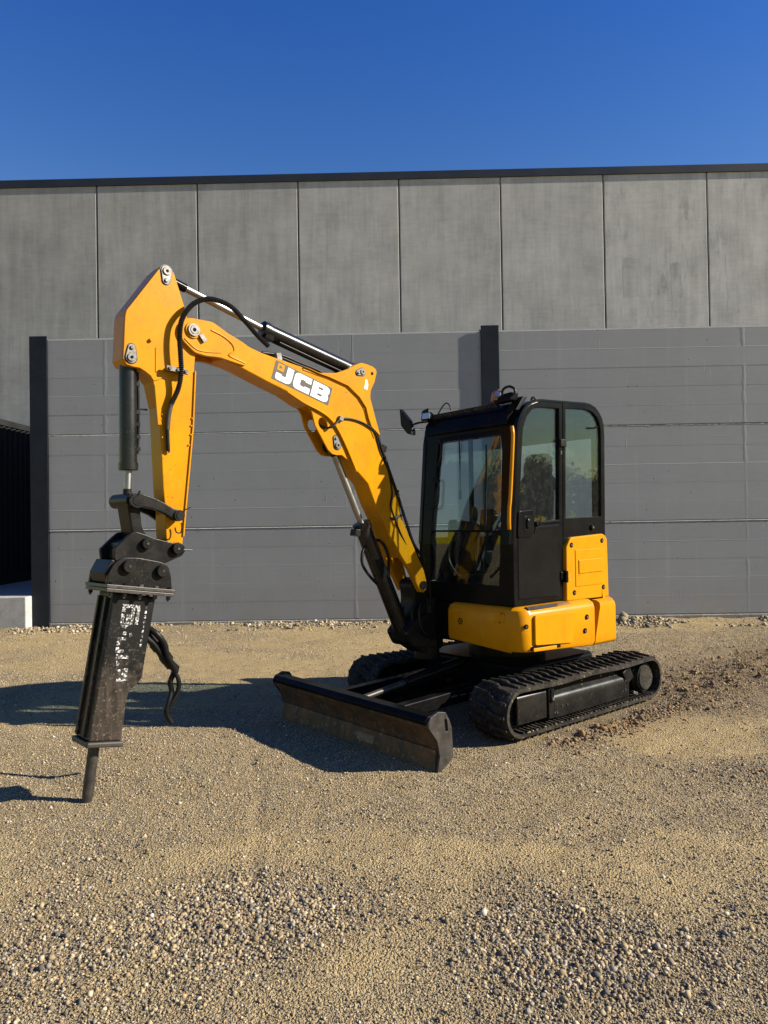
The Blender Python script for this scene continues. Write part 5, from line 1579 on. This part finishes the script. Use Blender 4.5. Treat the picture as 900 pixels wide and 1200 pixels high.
def along(pts, d):
    n = len(pts)
    for i in range(n):
        a, b = Vector(pts[i]), Vector(pts[(i + 1) % n])
        L = (b - a).length
        if d <= L:
            t = (b - a) / L
            return a + t * d, t
        d -= L
    return Vector(pts[0]), (Vector(pts[1]) - Vector(pts[0])).normalized()


# one tread block, shared by all: swept bar with a thick rounded knob at the inner end
tb = MB()
tb.rings([[(-0.040, -0.012, 0.0), (0.010, -0.012, 0.0), (0.002, -0.012, 0.028), (-0.030, -0.012, 0.028)],
          [(-0.036, 0.045, 0.0), (0.014, 0.045, 0.0), (0.006, 0.045, 0.030), (-0.026, 0.045, 0.030)],
          [(-0.014, 0.075, 0.0), (0.020, 0.075, 0.0), (0.014, 0.075, 0.022), (-0.008, 0.075, 0.022)],
          [(0.004, 0.185, 0.0), (0.036, 0.185, 0.0), (0.030, 0.185, 0.014), (0.010, 0.185, 0.014)]])
tread0 = None


def build_track(yc, near):
    global tread0
    w = 0.20
    outer, inner = belt_path(TR - 0.030), belt_path(TR - 0.062)
    mb = MB()
    n = len(outer)
    # belt cross-section: slightly drooping edges
    cs_out = [(-w, -0.006), (-w + 0.03, 0.006), (w - 0.03, 0.006), (w, -0.006)]
    rings = []

    def nrm(P, i):
        t = (Vector(P[(i + 1) % n]) - Vector(P[i - 1])).normalized()
        return Vector((-t.y, t.x))
    cen = Vector(((A_F + A_R) / 2, TZ))
    for i in range(n):
        N = nrm(outer, i)
        if N.dot(Vector(outer[i]) - cen) < 0:
            N = -N
        ring = []
        for (yy, dn) in cs_out:
            p = Vector(outer[i]) + N * dn
            ring.append((p.x, yc + yy, p.y))
        for (yy, dn) in reversed(cs_out):
            p = Vector(inner[i])
            ring.append((p.x, yc + yy, p.y))
        rings.append(ring)
    m = len(rings[0])
    for r_ in rings:
        mb.v += r_
    for i in range(n):
        j = (i + 1) % n
        for k in range(m):
            k2 = (k + 1) % m
            mb.f.append([i * m + k, j * m + k, j * m + k2, i * m + k2])
    belt = mb.build('rubber_track', 'rubber', EX, smooth=40)
    # tread blocks in two staggered rows
    base = belt_path(TR - 0.026)
    total = sum((Vector(base[(i + 1) % n]) - Vector(base[i])).length for i in range(n))
    cnt = int(total / 0.098)
    for i in range(cnt):
        for s in (1, -1):
            d = (i + (0.5 if s < 0 else 0.0)) * total / cnt
            p, t = along(base, d)
            N = Vector((-t.y, t.x))
            if N.dot(p - cen) < 0:
                N = -N
            if tread0 is None:
                tread0 = tb.build('tread_block', 'rubber', belt, smooth=0, bevel=0.006)
                o = tread0
            else:
                o = copy_obj(tread0, belt)
            X = Vector((t.x, 0, t.y)) * s
            Z = Vector((N.x, 0, N.y))
            Y = Z.cross(X)
            o.matrix_local = Matrix(((X.x, Y.x, Z.x, p.x), (X.y, Y.y, Z.y, yc), (X.z, Y.z, Z.z, p.y), (0, 0, 0, 1)))
    # inner guide ribs on the lower run
    gb = MB()
    a = -0.92
    while a < 0.95:
        gb.obox((a, yc + 0.115, 0.069), (0.010, 0.0, 0), (0.012, 0.075, 0), (0, 0, 0.007))
        gb.obox((a, yc - 0.115, 0.069), (0.010, 0.0, 0), (-0.012, 0.075, 0), (0, 0, 0.007))
        gb.obox((a, yc + 0.035, 0.075), (0.014, 0, 0), (0, 0.018, 0), (0, 0, 0.022))
        a += 0.05
    g_o = gb.build('guide_ribs', 'rubber', belt, smooth=0)
    g_o['kind'] = 'stuff'
    return belt


for s in (1, -1):
    yc = 0.775 * s
    build_track(yc, s > 0)
    tf = MB().prism([(0.60, 0.335), (0.62, 0.355), (-0.56, 0.355), (-0.60, 0.335), (-0.60, 0.10), (-0.50, 0.075), (0.40, 0.075), (0.60, 0.10)], yc - 0.10, yc + 0.10).build('track_frame', 'black', EX, smooth=0, bevel=0.008)
    # sloped outer cover with rounded shoulder
    y1 = yc + 0.145 * s
    sec = rounded([(yc + 0.02 * s, 0.372), (yc + 0.135 * s, 0.268), (y1, 0.235), (y1, 0.09), (yc + 0.02 * s, 0.09)], [0, 0.035, 0.02, 0.01, 0], 4)
    MB().prism(sec, -0.60, 0.50, axis='X').build('frame_cover', 'frame_black', tf, smooth=30, bevel=0.004)
    sec2 = rounded([(yc + 0.02 * s, 0.360), (yc + 0.13 * s, 0.345), (y1, 0.325), (y1, 0.115), (yc + 0.02 * s, 0.115)], [0, 0.03, 0.03, 0.01, 0], 4)
    MB().prism(sec2, 0.60, 0.965, axis='X').build('tensioner_cover', 'frame_black', tf, smooth=30, bevel=0.006)
    MB().obox((0.548, y1 - 0.02 * s, 0.225), (0.036, 0, 0), (0, 0.03, 0), (0, 0, 0.125)).build('cover_bracket', 'cast', tf, smooth=0, bevel=0.008)
    MB().obox((0.548, y1 + 0.012 * s, 0.285), (0.022, 0, 0), (0, 0.010, 0), (0, 0, 0.055)).build('tie_slot', 'black_gloss', tf, smooth=0, bevel=0.008)
    MB().tube([(0.548, y1 + 0.015 * s, 0.262), (0.548, y1 + 0.030 * s, 0.262)], [0.017, 0.013], 12).build('grease_cap', 'steel', tf, smooth=40)
    for (aa, zz) in ((0.47, 0.135), (0.50, 0.14), (0.40, 0.175), (0.33, 0.178), (-0.54, 0.24), (-0.535, 0.16), (-0.15, 0.345), (0.13, 0.35)):
        MB().cyl((aa, y1 - 0.004 * s, zz), (aa, y1 + 0.006 * s, zz), 0.010, 6).build('bolt', 'dark_steel', tf, smooth=0)
    for aa in (0.42, 0.12, -0.20, -0.48):
        MB().cyl((aa, yc - 0.12, 0.112), (aa, yc + 0.12, 0.112), 0.046, 18).build('roller', 'cast', tf, smooth=40, bevel=0.006)
    MB().obox((-0.585, y1 - 0.03 * s, 0.285), (0.055, 0, -0.03), (0, 0.035, 0), (0.035, 0, 0.06)).build('tie_bracket', 'cast', tf, smooth=0, bevel=0.010)
    idl = MB().tube([(A_F, yc - 0.10, TZ), (A_F, yc + 0.10, TZ)], TR - 0.072, 28).build('front_idler', 'cast', EX, smooth=40, bevel=0.008)
    mot = MB().tube([(A_R, yc - 0.12, TZ), (A_R, yc + 0.09 * s, TZ)], TR - 0.078, 28).build('drive_sprocket', 'cast', EX, smooth=40, bevel=0.006)
    MB().tube([(A_R, yc + 0.02 * s, TZ), (A_R, yc + 0.135 * s, TZ), (A_R, yc + 0.135 * s, TZ), (A_R, yc + 0.148 * s, TZ)], [0.128, 0.128, 0.122, 0.112], 30).build('motor_cover', 'rubber', mot, smooth=40)
    MB().obox((-0.70, y1 - 0.01 * s, 0.105), (0.035, 0, 0.012), (0, 0.016, 0), (-0.006, 0, 0.012)).build('scraper', 'steel', tf, smooth=0, bevel=0.004)
# soil packed on the shoulder of the near track frame and lying in the belt
cl = MB()
rs_c = random.Random(4)
for i in range(260):
    if i < 170:
        t_ = rs_c.random()
        cx_, cy_, cz_ = rs_c.uniform(-0.55, 0.95), 0.775 + 0.02 + 0.08 * t_, 0.366 - 0.075 * t_
        if cx_ > 0.6:
            cz_ = 0.358 - 0.01 * t_
        elif cx_ > 0.5:
            continue
    else:
        cx_, cy_, cz_ = rs_c.uniform(-0.9, 0.9), 0.775 + rs_c.uniform(0.15, 0.195), 0.064
    r_c = rs_c.uniform(0.003, 0.012)
    b_ = len(cl.v)
    cl.v += [(cx_ + v[0] * r_c * rs_c.uniform(0.7, 1.3), cy_ + v[1] * r_c * rs_c.uniform(0.7, 1.3), cz_ + v[2] * r_c * 0.7) for v in ICO_V]
    cl.f += [[b_ + int(q) for q in f_] for f_ in ICO_F]
po = cl.build('packed_soil', 'soil', EX, smooth=0)
po['kind'] = 'stuff'
MB().prism(rounded([(0.55, -0.62), (0.55, 0.62), (-0.55, 0.62), (-0.55, -0.62)], 0.12, 4), 0.24, 0.47, axis='Z').build('carbody', 'black', EX, smooth=30, bevel=0.03, segs=3)

# ---- dozer blade
BP = [(1.948, 0.366), (1.972, 0.345), (1.968, 0.306), (1.925, 0.262), (1.892, 0.205), (1.872, 0.150), (1.866, 0.10), (1.872, 0.05), (1.890, -0.008), (1.868, -0.012), (1.838, 0.05), (1.832, 0.10), (1.838, 0.16), (1.862, 0.225), (1.885, 0.265), (1.875, 0.372)]
bd = MB().prism(BP, -0.962, 0.962).build('dozer_blade', 'blade', EX, smooth=40)
MB().prism([(1.878, 0.362), (1.952, 0.362), (1.974, 0.343), (1.970, 0.318), (1.980, 0.320), (1.985, 0.350), (1.955, 0.378), (1.878, 0.384)], -0.966, 0.966).build('top_rail', 'black', bd, smooth=0, bevel=0.004)
MB().prism([(1.876, 0.135), (1.884, 0.135), (1.902, -0.010), (1.893, -0.012), (1.872, 0.06)], -0.962, 0.962).build('cutting_edge', 'blade', bd, smooth=0, bevel=0.002)
MB().prism([(1.885, 0.095), (1.889, 0.095), (1.897, 0.035), (1.893, 0.035)], 0.10, 0.30).build('wear_patch', 'steel', bd, smooth=0)
sp_poly = [(1.949, 0.372), (1.875, 0.400), (1.806, 0.385), (1.773, 0.33), (1.750, 0.273), (1.738, 0.064), (1.80, 0.02), (1.870, -0.014), (1.892, -0.01), (1.868, 0.091), (1.892, 0.203), (1.970, 0.306), (1.972, 0.34)]
slot = rounded([(1.822, 0.345), (1.795, 0.338), (1.785, 0.255), (1.81, 0.250)], 0.012, 3)
for s in (1, -1):
    MB().prism(sp_poly, s * 0.9625, s * 0.988, holes=[slot]).build('side_plate', 'dark_steel', bd, smooth=0, bevel=0.004)
    MB().prism([(1.84, 0.30), (1.84, 0.20), (0.60, 0.23), (0.50, 0.33), (0.60, 0.345)], s * 0.36 - 0.045, s * 0.36 + 0.045).build('push_arm', 'black', bd, smooth=0, bevel=0.008)
    MB().prism([(1.845, 0.345), (1.845, 0.20), (1.70, 0.24), (1.72, 0.30)], s * 0.36 - 0.075, s * 0.36 - 0.055).build('gusset', 'black', bd, smooth=0, bevel=0.004)
    MB().prism([(1.845, 0.345), (1.845, 0.20), (1.70, 0.24), (1.72, 0.30)], s * 0.36 + 0.055, s * 0.36 + 0.075).build('gusset', 'black', bd, smooth=0, bevel=0.004)
MB().box(1.835, 1.885, -0.70, 0.70, 0.20, 0.24).build('back_rib', 'black', bd, smooth=0, bevel=0.004)
brod = MB().tube([(0.62, 0.0, 0.44), (1.30, 0.0, 0.36)], 0.048, 18).build('blade_cylinder', 'black_gloss', EX, smooth=40, bevel=0.004)
MB().tube([(1.29, 0.0, 0.361), (1.80, 0.0, 0.30)], 0.024, 16).build('rod', 'dark_steel', brod, smooth=40)


# ------------------------------------------------------------------ tree row beyond the yard on the right (seen mirrored in the cab glass)
def make_tree(seed, h):
    rs = np.random.default_rng(seed)
    root = empty('tree')
    mb = MB()
    mb.tube(smooth_path([(0, 0, -0.1), (0.05, 0.02, h * 0.25), (0.0, 0.06, h * 0.55), (0.05, 0, h * 0.85)], 0.5), 0.14, 8)
    cl = []
    for i in range(9):
        t = rs.uniform(0.25, 0.8)
        ang = rs.uniform(0, 6.28)
        L = h * rs.uniform(0.16, 0.30)
        e = (math.cos(ang) * L, math.sin(ang) * L, h * t + L * 0.6)
        mb.tube([(0, 0, h * t), (e[0] * 0.5, e[1] * 0.5, h * t + L * 0.25), e], [0.06, 0.045, 0.02], 6)
        cl.append(e)
    mb.build('trunk', 'bark', root, smooth=50)
    cl += [(rs.normal(0, h * 0.12), rs.normal(0, h * 0.12), h * rs.uniform(0.35, 0.95)) for _ in range(16)]
    N = 5200
    c = np.array(cl)[rs.integers(0, len(cl), N)]
    p = c + rs.normal(0, h * 0.065, (N, 3))
    u = rs.normal(0, 1, (N, 3))
    u /= np.linalg.norm(u, axis=1)[:, None]
    v = np.cross(u, rs.normal(0, 1, (N, 3)))
    v /= np.linalg.norm(v, axis=1)[:, None]
    s = rs.uniform(0.07, 0.15, (N, 1))
    V = np.stack([p + u * s, p + v * s * 0.6, p - u * s, p - v * s * 0.6], 1).reshape(-1, 3)
    V[:, 2] = np.maximum(V[:, 2], 0.3)
    me = bpy.data.meshes.new('crown')
    me.from_pydata(V.tolist(), [], np.arange(4 * N).reshape(-1, 4).tolist())
    me.materials.append(M['leaf'])
    o = bpy.data.objects.new('crown', me)
    COL.objects.link(o)
    o.parent = root
    return root


TREE_LABEL = 'dark green leafy tree beyond the yard, mirrored in the cab windows'
protos = [make_tree(3, 6.5), make_tree(8, 5.6)]
rs_ = random.Random(5)
for i in range(22):
    t_ = protos[i % 2]
    if i < 2:
        r_ = t_
    else:
        r_ = t_.copy()
        COL.objects.link(r_)
        for ch in list(t_.children):
            c_ = ch.copy()
            COL.objects.link(c_)
            c_.parent = r_
    r_.location = (52 + rs_.uniform(-6, 8), -16 + i * 2.1 + rs_.uniform(-0.6, 0.6), 0)
    r_.rotation_euler = (0, 0, rs_.uniform(0, 6.28))
    k_ = rs_.uniform(0.75, 1.15)
    r_.scale = (k_ * 1.2, k_ * 1.2, k_)
    tag(r_, TREE_LABEL, 'tree', 'trees mirrored in the cab windows')
